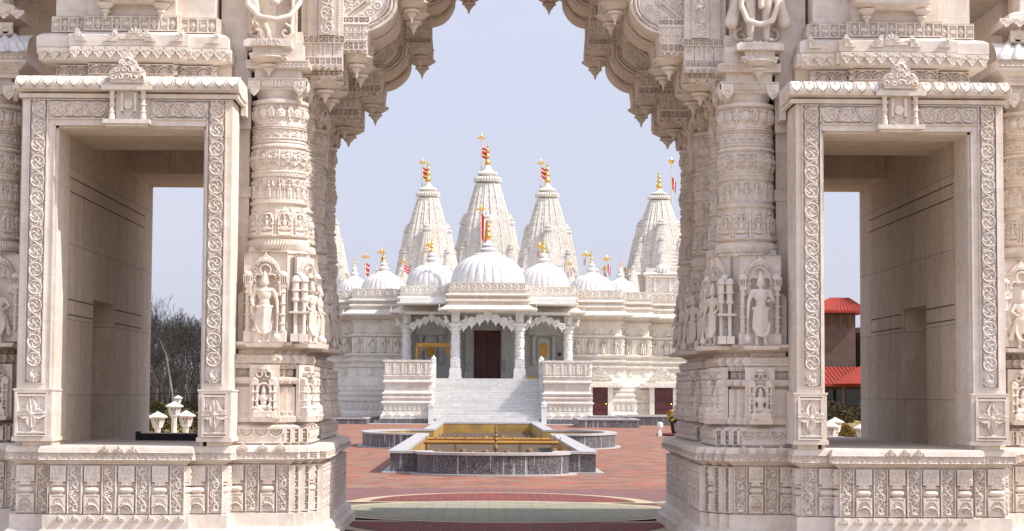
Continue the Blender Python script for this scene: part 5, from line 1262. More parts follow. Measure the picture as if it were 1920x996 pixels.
# ================================================================ FLAGPOLES on the roofs
def flagpole(px,ytop,ybot,Y,flag=None,label='',cross=True,bar=.3):
    x,zt=at(px,ytop,Y); zb=zz(ybot,Y,px); o=thing('flagpole',label,'flagpole',(x,Y,zb),'flagpoles on the temple roofs'); h=zt-zb
    m=MB(); m.lathe([(.055,0),(.05,h*.02),(.035,h*.5),(.03,h-.12)],(x,Y,zb),8)
    for k in range(4): m.lathe([(.05,-.02),(.06,0),(.05,.02)],(x,Y,zb+h*(.15+k*.22)),8)
    m.build('pole',M['pole'],o)
    m=MB()
    if cross: m.box(x-bar,x+bar,Y-.05,Y+.05,zt-.2,zt-.1); m.lathe([(.04,-.1),(.09,-.02),(.05,.04),(.01,.12)],(x,Y,zt),8)
    else: m.lathe([(.04,-.34),(.16,-.2),(.2,-.1),(.06,-.04),(.01,.06)],(x,Y,zt),8)
    m.build('pole_head',M['gold'],o)
    if flag:
        fw,f0,f1,strp=flag; z1=zz(f0,Y,px); z0=zz(f1,Y,px); sg=1 if fw>0 else -1; fw=abs(fw); nx,nz=9,9; m=[MB(),MB()]
        for j in range(nz):
            for i in range(nx):
                P=[]
                for (a,b) in ((i,j),(i+1,j),(i+1,j+1),(i,j+1)):
                    t=a/nx; v=b/nz; droop=.35*(z1-z0)*t*(.3 if strp else 1.0); P.append((x+sg*fw*t*(1-.15*v),Y+.09*fw*math.sin(t*9+v*3)*t,z1-(z1-z0)*v-droop*t+.05*math.sin(t*7)))
                w=(j//1)%4 in (2,) if strp else (i in (5,6))
                tgt=m[1 if w else 0]; tgt.add(P,[(0,1,2,3)]); tgt.add([(p[0],p[1]+.012,p[2]) for p in P],[(3,2,1,0)])
        fo=m[0].build('flag',M['red'],o,60)
        if m[1].n: m[1].build('white_stripe',M['whitecloth'],fo,60)
    return o
FP=[(903,255,338,135,(.56,278,297,1),'tallest flagpole with a striped red and white flag, above the central spire',1,.30),
 (792,301,355,128,(.34,315,334,1),'gold topped flagpole with a red and white flag beside the spire left of the centre',1,.24),
 (1014,302,358,128,(.38,315,334,1),'gold topped flagpole with a red and white flag beside the spire right of the centre',1,.24),
 (1259,298,382,124.5,(.30,333,356,0),'flagpole with a small gold cup and a drooping red flag on the far right spire',0,.1),
 (902,388,458,112.2,(.34,402,450,0),'flagpole with a long red flag in front of the central spire, beside the largest dome',1,.26),
 (803,456,486,114.5,(.16,470,480,0),'short flagpole on the ribbed dome directly left of the largest dome',1,.2),
 (1012,458,486,114.5,(-.16,470,480,0),'short flagpole on the ribbed dome directly right of the largest dome',1,.2),
 (715,469,500,118,(.2,482,496,0),'flagpole with a dark red flag on the middle dome of the left three',1,.26),
 (1099,474,500,118,(-.16,484,496,0),'flagpole with a red flag on the middle dome of the right three',1,.26),
 (685,478,520,123,(.28,494,516,1),'flagpole with a fluttering striped flag between the two leftmost domes',1,.26),
 (646,497,530,126,(.2,508,521,0),'thin flagpole with a small red flag, leftmost on the temple roof',1,.18),
 (757,488,520,120,(.40,499,511,1),'short flagpole with a wide striped flag under the spire left of the centre',1,.14),
 (1068,491,520,120,(.15,503,516,0),'short flagpole with a red flag under the spire right of the centre',1,.14),
 (1138,482,522,123,(.24,496,513,0),'taller of the two flagpoles between the two rightmost domes, with a red flag',1,.26),
 (1133,501,524,126,(.14,511,519,0),'smaller of the two flagpoles between the two rightmost domes',1,.18),
 (1172,503,530,126,(.14,514,526,0),'thin flagpole with a red flag just right of the rightmost dome',1,.16)]
for f in FP: flagpole(*f[:4],f[4],f[5],bool(f[6]),f[7])
# ================================================================ things on the porch
o=thing('timber_frame','ochre timber frame with braced corners standing in the porch left of the door','frame',(-3.0,110.6,ZL))
mb=MB(); xa_,xb_=-3.98,-2.06
mb.box(xa_,xb_,110.52,110.68,4.22,4.38); mb.box(xa_-.1,xb_+.1,110.5,110.7,4.38,4.43); mb.build('beam',M['ochre'],o,30)
for x in (xa_,xb_):
    mb=MB(); mb.box(x-.07,x+.07,110.53,110.67,ZL,4.22); mb.box(x-.13,x+.13,110.48,110.72,ZL,ZL+.18); s=1 if x==xa_ else -1
    mb.tube([(x+s*.06,110.6,3.8),(x+s*.45,110.6,4.2)],.045,4); mb.build('post',M['ochre'],o,30)
mb=MB(); mb.box(1.95,2.75,109.3,110.1,ZL,ZL+.03); mb.box(2.72,2.78,109.3,110.1,ZL+.03,ZL+.06); mb.box(1.95,2.75,109.25,109.35,ZL+.004,ZL+.12); tag(mb.build('door_mat',M['mat_yellow']),'yellow mat lying at the top of the steps by the right column','mat')
mb=MB(); mb.box(4.2,4.38,116.2,116.3,3.85,4.05); mb.box(4.22,4.36,116.18,116.2,3.87,4.03); tag(mb.build('wall_box',M['fence']),'small black square box on the porch wall beside the right shrine niche','box')
# ================================================================ GROUND
def paver(name,c1,c2,c3,bw,bh,rot=0,mort=(.2,.15,.13),wet=0,blotch=.5):
    m,t,b=nt(name); L=t.links; geo=N(t,'ShaderNodeNewGeometry'); mp=N(t,'ShaderNodeMapping'); mp.inputs['Rotation'].default_value=(0,0,rot); L.new(geo.outputs['Position'],mp.inputs[0])
    br=N(t,'ShaderNodeTexBrick'); L.new(mp.outputs[0],br.inputs['Vector']); br.inputs['Scale'].default_value=1; br.inputs['Brick Width'].default_value=bw; br.inputs['Row Height'].default_value=bh; br.inputs['Mortar Size'].default_value=.006
    br.inputs['Color1'].default_value=(0,0,0,1); br.inputs['Color2'].default_value=(1,1,1,1); br.inputs['Mortar'].default_value=(.5,.5,.5,1); br.inputs['Bias'].default_value=0
    n=N(t,'ShaderNodeTexNoise',i_Scale=1.1,i_Detail=5.0,i_Roughness=.7); L.new(geo.outputs['Position'],n.inputs['Vector'])
    mz=N(t,'ShaderNodeMapping'); mz.inputs['Scale'].default_value=(1/(bw*1.0),1/(bh*1.0),1); L.new(mp.outputs[0],mz.inputs[0])
    wn=N(t,'ShaderNodeTexNoise',i_Scale=.8,i_Detail=2.0); L.new(mz.outputs[0],wn.inputs['Vector'])
    col=mix(t,ramp(t,br.outputs[0],[(.1,(0,0,0)),(.9,(1,1,1))]),c1,c2)
    col=mix(t,ramp(t,wn.outputs[0],[(.45,(0,0,0)),(.62,(blotch*1.4,)*3)]),col,c3)
    col=mix(t,ramp(t,n.outputs[0],[(.35,(0,0,0)),(.7,(.35,.35,.35))]),col,c3)
    col=mix(t,br.outputs['Fac'],col,mort)
    L.new(col,b.inputs['Base Color']); b.inputs['Roughness'].default_value=.92
    bp=N(t,'ShaderNodeBump',i_Strength=.4,i_Distance=.004); iv=N(t,'ShaderNodeMath',operation='SUBTRACT'); iv.inputs[0].default_value=1; L.new(br.outputs['Fac'],iv.inputs[1]); L.new(iv.outputs[0],bp.inputs['Height']); L.new(bp.outputs[0],b.inputs['Normal'])
    return m
M['paver']=paver('brick_pavers',(.36,.105,.048),(.20,.072,.042),(.25,.165,.12),.42,.55,blotch=.6)
M['paver_dark']=paver('plum_pavers',(.19,.07,.065),(.25,.10,.085),(.16,.085,.085),.3,.15)
M['paver_red']=paver('deep_red_pavers',(.26,.042,.028),(.18,.035,.026),(.12,.045,.04),.26,.26,blotch=.35)
M['paver_green']=paver('grey_green_pavers',(.33,.31,.21),(.24,.235,.17),(.37,.33,.24),.40,.16,blotch=.45,mort=(.14,.15,.12))
M['cream']=plain('cream_paving_band',(.52,.42,.27),.8,0,((.44,.35,.23),4.0))
M['tan']=plain('tan_bounce_ground',(.36,.285,.21),.85,0,((.30,.235,.17),.6))
M['lawn']=plain('dormant_grass',(.24,.19,.06),.95,0,((.33,.24,.08),.5),bump=.8,bs=8)
def sheet(name,poly,z,mat,kind=True):
    mb=MB(); mb.add([(x,y,z) for x,y in poly],[tuple(range(len(poly)))]); o=mb.build(name,M[mat],None,None)
    if kind: struct(o)
    return o
sheet('ground',[(-900,-300),(900,-300),(900,1500),(-900,1500)],0,'lawn')
sheet('forecourt_bounce',[(-30,-60),(30,-60),(30,20.5),(-30,20.5)],.006,'tan')  # unseen ground, its tan chosen to bounce warm light onto the gateway
sheet('plaza_paving',[(-9.6,20.5),(9.6,20.5),(9.6,118),(-9.6,118)],.004,'paver')
sheet('temple_apron',[(-18,101.5),(18,101.5),(18,150),(-18,150)],.008,'coping')
sheet('paving_band',[(-9.6,31.75),(9.6,31.75),(9.6,33.1),(-9.6,33.1)],.008,'paver_dark')
# interlaced medallion in front of the gateway
def arc(cx,cy,r,a0,a1,n=40): return [(cx+r*math.cos(a),cy+r*math.sin(a)) for a in np.linspace(a0,a1,n)]
def lens(cx,cy,rx,ry,up=1,flat=.1,n=40):
    top=[(cx+rx*math.cos(a),cy+up*ry*math.sin(a)**1.05 if 0<a<PI else cy) for a in np.linspace(0,PI,n)]
    bot=[(cx-rx+2*rx*t,cy+up*flat*math.sin(PI*t)) for t in np.linspace(0,1,n)[1:-1]]
    p=top+bot; return p if up>0 else p[::-1]
sheet('medallion_field',[(-4.3,21.2),(4.3,21.2),(4.3,31.75),(-4.3,31.75)],.008,'paver_dark')
for k,(cx,cy,r) in enumerate(((0,26.5,2.47),(4.25,26.5,2.42),(-4.25,26.5,2.42))):
    sheet('cream_ring',arc(cx,cy,r,0,2*PI,73)[:-1],.026 if k==0 else .012,'cream')
sheet('cream_field',[(-4.3,28.55),(4.3,28.55),(4.3,29.2),(-4.3,29.2)],.010,'cream')
sheet('outer_panel',[(1.9,28.62),(4.3,28.85),(4.3,29.6),(2.6,29.5)],.016,'paver_green'); sheet('outer_panel',[(-4.3,28.85),(-1.9,28.62),(-2.6,29.5),(-4.3,29.6)],.016,'paver_green')
sheet('cream_edge',lens(0,28.55,2.25,2.95,1,.0),.020,'cream')
sheet('red_lens',lens(0,28.75,1.95,2.55,1,.12),.024,'paver_red')
sheet('green_disc',arc(0,26.5,2.27,0,2*PI,73)[:-1],.028,'paver_green')
sheet('cream_edge',lens(0,24.5,2.3,2.95,-1,.0),.020,'cream')
sheet('red_lens',lens(0,24.3,2.0,2.6,-1,.12),.024,'paver_red')
for s in (-1,1): sheet('green_disc',arc(s*4.25,26.5,2.27,0,2*PI,73)[:-1],.028-.004,'paver_green') if 0 else None
# ================================================================ FOUNTAIN
F=thing('fountain','dark granite fountain basin with gilded lining and ochre pipes in the red paving','fountain',(0,58,0))
def fp(mb,name,mat,sharp=30,parent=None): return mb.build(name,M[mat],parent or F,sharp)
RZ=.45
nb_=[(-2.17,39.4)]; 
front=[(-1.60,39.4)]+[(1.60*math.sin(t),39.4-1.3*max(0,math.cos(t))**.62*1.0) for t in np.linspace(-PI/2+.12,PI/2-.12,27)]+[(1.60,39.4)]
armR=[(4.05*1.0-1.4+1.4*math.sin(t),60-3.4*math.cos(t)) for t in np.linspace(.0,PI,23)]
outline=[(-2.17,39.4)]+front+[(2.17,39.4),(2.17,56.6)]+armR+[(2.17,63.4),(2.17,78.6),(-2.17,78.6),(-2.17,63.4)]+[(-x,y) for x,y in armR[::-1]]+[(-2.17,56.6)]
FX=lambda x:x*.95-.08
outline=[(FX(x),y) for x,y in outline]
def ring_solid(mb,pl,prof): mb.mould(pl,prof,cap=False)
mb=MB(); ring_solid(mb,outline,[(.0,0),(.0,RZ-.05)]); fp(mb,'basin_wall','granite',25)
mb=MB(); ring_solid(mb,outline,[(.16,.004),(.16,.03),(0,.032)]); fp(mb,'foot_band','coping',25)
mb=MB(); ring_solid(mb,outline,[(.0,RZ-.05),(.04,RZ-.05),(.04,RZ),(-.32,RZ),(-.32,RZ-.06)]); fp(mb,'coping','coping',25)
mb=MB(); ring_solid(mb,outline,[(-.31,RZ-.06),(-.31,-.35)]); 
V=MB(); V.mould(outline,[(-.31,-.35),(-.31,-.349)],cap=True); fp(mb,'basin_lining','yellowtile',25); 
# the basin floor lies just above the paving
V=MB(); V.mould(outline,[(-.30,.034),(-.30,.036)],cap=True); fp(V,'basin_floor','basinfloor',25)
# pipes and water jets
for (yy,zz_,r) in ((44.2,.50,.045),(47.5,.50,.04)):
    mb=MB(); mb.tube([(-1.62,yy,zz_),(1.42,yy,zz_)],r,10)
    for k in range(7): mb.lathe([(r*1.25,-.03),(r*1.25,.03)],(-1.5+k*.48,yy,zz_),10) if 0 else None
    p=fp(mb,'pipe','pipe',40)
    for k in range(15):
        m=MB(); x=-1.55+k*.215; m.lathe([(.012,0),(.010,.06),(.006,.09)],(x,yy,zz_+r*.9),6); m.build('nozzle',M['lampcase'],p,40)
for x in (-1.55,-.9,.55,1.45):
    mb=MB(); mb.box(x-.03,x+.03,44.16,44.24,.04,.46); mb.box(x-.12,x+.12,44.1,44.3,.04,.07); fp(mb,'pipe_support','lampcase')
mb=MB(); mb.tube([(-1.6,43.3,.22),(1.5,43.3,.22)],.025,8); mb.tube([(-1.6,42.7,.14),(1.5,42.7,.14)],.02,8); fp(mb,'lower_pipe','pipe',40)
lamp=MB(); lamp.lathe([(.02,0),(.08,.01),(.11,.06),(.11,.13),(.08,.18),(.02,.2)],(0,0,0),14); lamp.box(-.015,.015,-.12,.12,.0,.03); lamp.tube([(-.13,0,.1),(-.13,0,.02),(.13,0,.02),(.13,0,.1)],.012,5); ME_lamp=lamp.mesh('lamp_mesh',40)
for (x,y,z) in ((-1.25,43.2,.18),(-.72,43.6,.2),(-.52,43.3,.16),(-.22,43.4,.18),(.25,43.4,.18),(.75,43.4,.22),(1.3,43.6,.22),(1.5,43.2,.2),(-.22,48.6,.38),(.18,48.6,.40)):
    l=local('underwater_lamp',ME_lamp,M['lampcase'],F,(x,y-58,z),rng.random()*3,(.75,.75,.9))
mb=MB(); mb.lathe([(r_q*.65,z_q*.92) for r_q,z_q in [(.14,0),(.14,.06),(.06,.1),(.05,.3),(.09,.32),(.09,.36),(.045,.4),(.045,.52),(.08,.54),(.03,.6),(.07,.63),(.025,.69),(.055,.72),(.02,.78),(.04,.8),(.01,.9)]],(.0,43.0,.1),14); fp(mb,'jet_tower','lampcase',40)
# ================================================================ granite planters and steps beside the temple
def planter(x0,x1,y0,y1,h,label,fill='coping'):
    o=thing('granite_planter',label,'planter',((x0+x1)/2,(y0+y1)/2,0),'low granite planters at the temple foot')
    m=MB(); m.mould([(x0,y0),(x1,y0),(x1,y1),(x0,y1)],[(0,0),(0,h-.06)],cap=False); m.build('wall',M['granite'],o,30)
    m=MB(); m.mould([(x0,y0),(x1,y0),(x1,y1),(x0,y1)],[(.03,h-.06),(.03,h),(-.25,h),(-.25,h-.12)],cap=False); m.build('coping',M['coping'],o,30)
    m=MB(); m.box(x0+.24,x1-.24,y0+.24,y1-.24,0,h-.1); m.build('gravel_fill',M[fill],o,30)
planter(4.3,7.2,93.5,98.5,.42,'lower granite planter in front of the right platform')
planter(7.0,10.3,101,107,.5,'long granite planter with a yellowish bed between the two red side doors','yellowtile')
planter(5.2,6.6,99.2,101.4,.5,'small granite planter beside the right platform corner')
planter(-10.3,-6.2,100.5,107,.32,'long low granite planter at the foot of the left temple wall')
# flower tub by the right pier
o=thing('flower_tub','dark tub of yellow orange flowers beside the right gateway pier','planter',(7.4,76,0))
m=MB(); m.lathe([(.9,0),(.95,.06),(.9,.1)],(7.4,76,0),24); m.build('maroon_base',M['maroon'],o)
m=MB(); m.lathe([(.34,.1),(.42,.55),(.44,.6),(.38,.6),(.36,.5)],(7.4,76,0),18); m.build('tub',M['fence'],o)
m=MB(); r_=random.Random(3)
for k in range(150):
    a,rr,z=r_.random()*6.28,r_.random()**.6*.55,.6+r_.random()*.4; x,y=7.4+rr*math.cos(a),76+rr*math.sin(a); s=.05; d=Vector((r_.uniform(-1,1),r_.uniform(-1,1),r_.uniform(.2,1))).normalized(); u_=d.orthogonal().normalized()*s; v_=d.cross(u_).normalized()*s; c=Vector((x,y,z)); m.add([c-u_-v_,c+u_-v_,c+u_+v_,c-u_+v_],[(0,1,2,3)])
m.build('flowers',M['flower'],o,None); m=MB()
for k in range(150):
    a,rr,z=r_.random()*6.28,r_.random()**.6*.5,.5+r_.random()*.35; x,y=7.4+rr*math.cos(a),76+rr*math.sin(a); m.add([(x-.03,y,z),(x+.03,y,z),(x+.04*math.cos(a),y+.03,z+.2)],[(0,1,2)])
m.build('leaves',M['leafg'],o,None)
o=thing('ground_lamp','small white post lamp standing beside the flower tub','lamp',(6.55,75.4,0)); m=MB(); m.box(6.47,6.63,75.3,75.5,0,.12); m.box(6.50,6.60,75.35,75.45,.12,.34); m.build('post',M['lantern'],o); m=MB(); m.lathe([(.11,0),(.12,.05),(.11,.16),(.05,.2)],(6.55,75.4,.34),12); m.build('lamp_head',M['lantern'],o)
# ================================================================ LANTERNS
def lantern_meshes():
    A=MB(); w=.20
    for k in range(6):                                 # lattice panels of a hexagonal flaring box
        a0,a1=k*PI/3,(k+1)*PI/3
        for q_ in range(5):
            t=q_/4
            for (r0,z0,t0,r1,z1,t1) in ((.15,.0,t,.22,.26,min(1,t+.5)),(.15,.0,t,.22,.26,max(0,t-.5))):
                p=[(r0*((1-t0)*math.cos(a0)+t0*math.cos(a1)),r0*((1-t0)*math.sin(a0)+t0*math.sin(a1)),z0),(r1*((1-t1)*math.cos(a0)+t1*math.cos(a1)),r1*((1-t1)*math.sin(a0)+t1*math.sin(a1)),z1)]; A.tube(p,.010,4)
        A.tube([(.155*math.cos(a0),.155*math.sin(a0),0),(.225*math.cos(a0),.225*math.sin(a0),.26)],.018,4)
    A.lathe([(.14,-.03),(.17,-.03),(.17,.01),(.14,.01)],(0,0,0),6); A.lathe([(.2,.25),(.24,.25),(.24,.29),(.2,.29)],(0,0,0),6)
    core=MB(); core.lathe([(.10,0),(.14,.26)],(0,0,0),6); roof=MB(); roof.lathe([(.27,0),(.32,.015),(.32,.05),(.10,.16),(.03,.20),(.01,.21)],(0,0,0),6)
    return A.mesh('lantern_lattice',30),core.mesh('lantern_core',30),roof.mesh('lantern_roof',30)
LM=lantern_meshes()
def lantern(px,ytop,Y,wpx,label):
    x,zt=at(px,ytop,Y); k=wpx*Y/FPX/.6; o=thing('garden_lantern',label,'lantern',(x,Y,0),'white stone garden lanterns'); zh=zt-.50*k
    m=MB(); m.lathe([(.16*k,0),(.16*k,.06),(.10*k,.1),(.10*k,zh-.10*k),(.15*k,zh-.03*k)],(x,Y,0),8); m.build('shaft',M['lantern'],o)
    local('lattice_box',LM[0],M['lantern'],o,(0,0,zh),0,(k,k,k)); local('core',LM[1],M['glass'],o,(0,0,zh),0,(k,k,k)); local('roof',LM[2],M['lantern'],o,(0,0,zh+.28*k),0,(k,k,k))
lantern(296,771,60,34,'white stone lantern seen alone at the left in the left window opening'); lantern(349,769,61,34,'white stone lantern at the right of the taller one in the left window opening'); lantern(327,752,66,32,'taller white stone lantern standing between two shorter ones')
lantern(333,751,125,17,'small distant white stone lantern behind the taller one') if 0 else lantern(334,741,118,17,'small distant white stone lantern behind the taller one'); lantern(268,772,58,32,'white stone lantern half hidden by the left passage wall')
lantern(1556,789,52,34,'white stone lantern cut off by the left jamb of the right window'); lantern(1566,782,58,31,'white stone lantern behind its neighbour in the right window opening'); lantern(1617,793,55,33,'white stone lantern beside the golden shrub in the right window opening')
# ================================================================ TREES, FENCE, HEDGES (left), BUILDING (right)
def tree_meshes(seed,H,spread=.55,depth=6):
    r=random.Random(seed); tr=MB(); cr=MB(); cnt=[0]
    def grow(p,d,L,rad,lv):
        n=3 if lv<4 else 2; pts=[p]; q_=p.copy(); dd=d.copy()
        for i in range(n):
            dd=(dd+Vector((r.gauss(0,.10),r.gauss(0,.10),r.gauss(.03,.05)))).normalized(); q_=q_+dd*L/n; pts.append(q_.copy())
        r1=rad*.62; (tr if lv<2 else cr).tube(pts,[rad+(r1-rad)*i/n for i in range(n+1)],5 if lv<2 else 3); cnt[0]+=1
        if lv>=depth: return
        k=3 if lv<4 else r.choice((2,3,3))
        for j in range(k):
            a=r.uniform(.25,.75)*spread*1.5; ax=dd.orthogonal().normalized(); ax.rotate(Matrix.Rotation(r.random()*6.28,3,dd)); nd=dd.copy(); nd.rotate(Matrix.Rotation(a,3,ax)); nd=(nd+Vector((0,0,.12))).normalized()
            s=pts[-1] if j<2 else pts[r.choice((1,2)) if n>2 else 1]
            grow(s.copy(),nd,L*r.uniform(.66,.84),max(.012,r1*r.uniform(.55,.8)),lv+1)
    L0=H*.27; grow(Vector((0,0,-.1)),Vector((r.gauss(0,.05),r.gauss(0,.05),1)).normalized(),L0,H*.017,0)
    return tr.mesh('trunk_mesh',None),cr.mesh('crown_mesh',None)
TM=[tree_meshes(s,h,sp,7) for s,h,sp in ((11,9.5,.55),(5,9,.6),(8,10.5,.5),(21,8.5,.65))]
def tree(px,Y,k,i,label,mat=('bark','twig'),rz=0):
    x=xx(px,Y,740); o=thing('bare_tree',label,'tree',(x,Y,0),'bare trees beyond the left fence'); o.rotation_euler=(0,0,rz)
    a=bpy.data.objects.new('trunk',TM[i][0]); b=bpy.data.objects.new('crown',TM[i][1])
    for c,mm in ((a,mat[0]),(b,mat[1])):
        COL.objects.link(c); c.parent=o; c.scale=(k,k,k)
        if not c.data.materials: c.data.materials.append(None)
        c.material_slots[0].link='OBJECT'; c.material_slots[0].material=M[mm]
TREES=[(262,152,1.0,0,'bare tree at the far left edge of the left window opening'),(285,150,.98,1,'bare tree with a forked dark trunk left in the window opening'),(306,158,1.05,2,'bare tree with the tallest slim crown, left of the middle of the opening'),
 (328,149,1.0,3,'bare tree in the middle of the opening with a low broad crown'),(345,155,1.02,0,'bare tree right of the middle of the opening'),(362,151,.98,2,'bare dark tree near the right jamb of the opening'),(384,157,1.04,1,'bare tree half hidden by the right jamb'),
 (240,160,1.0,3,'bare tree hidden mostly by the passage wall'),(400,150,1.0,3,'bare tree behind the right jamb'),(294,172,1.1,3,'thin bare tree of the back row at the left'),(318,174,1.12,1,'thin bare tree of the back row in the middle'),(353,176,1.15,3,'thin bare tree of the back row at the right'),(275,170,1.1,2,'thin bare tree of the back row by the passage wall'),(372,171,1.1,0,'thin bare tree of the back row by the right jamb')]
for j,tq in enumerate(TREES): tree(tq[0],tq[1],tq[2]*.85,tq[3],tq[4],rz=j*1.7)
# leaning pale trunk
x,_=at(327,745,146); o=thing('leaning_trunk','pale leaning bare trunk among the darker trees','tree',(x,146,0)); m=MB(); xt,zt_=at(311,660,146); m.tube([(x,146,0),(x-.15,146,1.4),(xt,146,zt_)],[.10,.08,.03],6); m.tube([(xt+.1,146,zt_-.4),(xt-.5,146,zt_+1.0)],[.035,.015],5); m.build('trunk',M['palebark'],o)
m=MB(); r_=random.Random(5)                            # undergrowth far behind
for k in range(6500):
    x=r_.uniform(-52,-8); y=r_.uniform(178,210); h=r_.uniform(1.5,6.2)*(.6+.4*r_.random()); m.tube([(x,y,0),(x+r_.gauss(0,.3),y,h*.5),(x+r_.gauss(0,.9),y,h)],[.035,.022,.010],3)
tag(m.build('thicket',M['twig'],None,None),'dense brown leafless thicket behind the trees','thicket',None,'stuff')
m=MB()
for k in range(7000):
    x=r_.choice((r_.uniform(-190,-16),r_.uniform(16,190))); y=r_.uniform(235,262); h=r_.uniform(2.5,8.5); m.tube([(x,y,0),(x+r_.gauss(0,.4),y,h*.5),(x+r_.gauss(0,1.4),y,h)],[.09,.06,.02],3)
tag(m.build('far_woodland',M['twig'],None,None),'distant leafless woodland along the horizon','woodland',None,'stuff')
o=thing('metal_fence','black metal picket fence behind the hedge','fence',(-30,134,0)); m=MB(); 
xa_,xb_=-36,-12; zt_=zz(745,134,320)+.05; zt_=1.75
for x in np.arange(xa_,xb_,.13): m.box(x-.012,x+.012,133.99,134.01,0.05,zt_)
m.build('pickets',M['fence'],o,None); m=MB(); m.box(xa_,xb_,133.97,134.03,zt_-.25,zt_-.2); m.box(xa_,xb_,133.97,134.03,.2,.25); m.build('rails',M['fence'],o,None)
for x in np.arange(xa_,xb_+.1,2.4): m=MB(); m.box(x-.04,x+.04,133.95,134.05,0,zt_+.12); m.build('post',M['fence'],o,None)
def leafy(name,label,cat,x0,x1,y0,y1,h,n,mat,s=.06,seed=1,group=None,round_=False):
    r=random.Random(seed); m=MB(); V=[];Fc=[]
    for k in range(n):
        if round_:
            a=r.random()*6.28; u=r.random()**.4; ph=r.random()*1.57; x=(x0+x1)/2+(x1-x0)/2*u*math.cos(a)*math.cos(ph)*(1+.15*math.sin(a*3)); y=(y0+y1)/2+(y1-y0)/2*u*math.sin(a)*math.cos(ph); z=h*(.1+.9*u*math.sin(ph))*(.9+.2*r.random())
        else: x=r.uniform(x0,x1); y=r.uniform(y0,y1); z=h*(r.random()**.6)*(1+.12*math.sin(x*3.1)+.06*math.sin(x*9))
        d=Vector((r.gauss(0,1),r.gauss(0,1),r.gauss(.4,1))).normalized(); u_=d.orthogonal().normalized(); v_=d.cross(u_)*s*r.uniform(.6,1.2); u_=u_*s*.6; c=Vector((x,y,z)); b=len(V); V+=[c-v_,c+u_,c+v_,c-u_]; Fc.append((b,b+1,b+2,b+3))
    m.add([tuple(v) for v in V],np.array(Fc)); return tag(m.build(name,M[mat],None,None),label,cat,group)
leafy('hedge','clipped olive brown hedge behind the white lanterns','hedge',-17,-9,74,76,.82,16000,'hedge',.055,2)
leafy('hedge','far low hedge in front of the metal fence','hedge',-36,-14,128,130,.9,14000,'hedge',.09,3)
leafy('golden_shrub','golden brown rounded shrub between the lanterns of the right window','shrub',11.0,12.3,64,65.5,.62,5000,'shrub_gold',.035,4,None,True)
leafy('dark_shrub','dark clipped shrub with a tan top in front of the low wing','shrub',21.0,25.5,112,116,1.35,9000,'shrub',.08,5,None,True)
leafy('dark_shrub','smaller dark shrub left of the clipped one','shrub',17.6,20.2,106,109,1.2,5000,'shrub',.08,6,None,True)
leafy('dry_grass_tuft','tan dry grass tuft on top of the dark shrub row','grass',22.3,26.0,116.6,117.6,1.65,3500,'shrub_gold',.05,7,None,True)
# the brown building with red metal roofs
H=thing('brick_building','brown brick building with bright red metal hip roofs and a dark lower storey','building',(31,172,0))
Yb=170; e=zz(582,Yb,1585); ap=zz(560,Yb+3,1578); xl_,xr_=xx(1512,Yb),xx(1627,Yb); xm_=xx(1578,Yb+3)
mb=MB(); wl,wr=xl_+.9,xx(1607,Yb); mb.box(wl,wr,Yb+.9,Yb+7,0,e-.25); mb.box(wl-.02,wr+.02,Yb+.87,Yb+1,2.9,3.02); b=mb.build('wall',M['brickwall'],H,30)
for k in range(4): mb=MB(); x=wl+.6+(wr-wl-1.2)*k/3; mb.tube([(x,Yb+.9,e-1.5),(x,Yb+.25,e-.35)],.07,4); mb.build('eave_bracket',M['lampcase'],b)
mb=MB(); mb.add([(xl_,Yb,e),(xr_,Yb,e),(xr_,Yb+8,e),(xl_,Yb+8,e),(xm_-.8,Yb+4,ap+.1),(xm_+.8,Yb+4,ap+.1),(xl_,Yb,e-.22),(xr_,Yb,e-.22),(xr_,Yb+8,e-.22),(xl_,Yb+8,e-.22)],[(0,1,5,4),(1,2,5),(2,3,4,5),(3,0,4),(0,6,7,1),(1,7,8,2),(2,8,9,3),(3,9,6,0),(9,8,7,6)])
def seams(mb,a0,a1,b0,b1,n):
    for k in range(n+1):
        t=k/n; p=Vector(a0).lerp(Vector(a1),t)+Vector((0,0,.03)); q_=Vector(b0).lerp(Vector(b1),t)+Vector((0,0,.03)); mb.tube([p,q_],.04,4)
seams(mb,(xl_,Yb,e),(xr_,Yb,e),(xm_-.8,Yb+4,ap+.1),(xm_+.8,Yb+4,ap+.1),16); mb.build('roof',M['roof'],H,20)
# lower curved wing at the right, with a grey parapet band
zc_=zz(612,Yb,1618); mb=MB(); cx=wr+4.4
pl=[(cx-4.4*math.cos(t),Yb+6-5.2*math.sin(t)) for t in np.linspace(0,PI,25)]+[(cx+4.4,Yb+10),(cx-4.4,Yb+10)]
mb.mould(pl,[(0,0),(0,zc_-.5)],cap=False); mb.build('wall',M['brickwall'],H,30,'curved lower wall')
mb=MB(); mb.mould(pl,[(.0,zc_-.5),(.12,zc_-.45),(.12,zc_),(-.3,zc_)],cap=True); mb.build('parapet',M['coping'],H,30)
mb=MB(); xq=wr+2.6; mb.box(xq,xq+.8,Yb+3,Yb+4,zc_,zc_+1.6); mb.box(xq-.25,xq+1.3,Yb+2.8,Yb+4.2,zc_+1.6,zc_+1.75); mb.build('roof_vent',M['ochre'],H,30)
Yl=162; z1=zz(688,Yl+5,1590); z0_=zz(720,Yl,1590); xa_,xb_=xx(1500,Yl),xx(1700,Yl)
mb=MB(); mb.add([(xa_,Yl,z0_),(xb_,Yl,z0_),(xb_,Yl+6,z1),(xa_,Yl+6,z1),(xa_,Yl,z0_-.2),(xb_,Yl,z0_-.2)],[(0,1,2,3),(0,4,5,1)]); seams(mb,(xa_,Yl,z0_),(xb_,Yl,z0_),(xa_,Yl+6,z1),(xb_,Yl+6,z1),26)
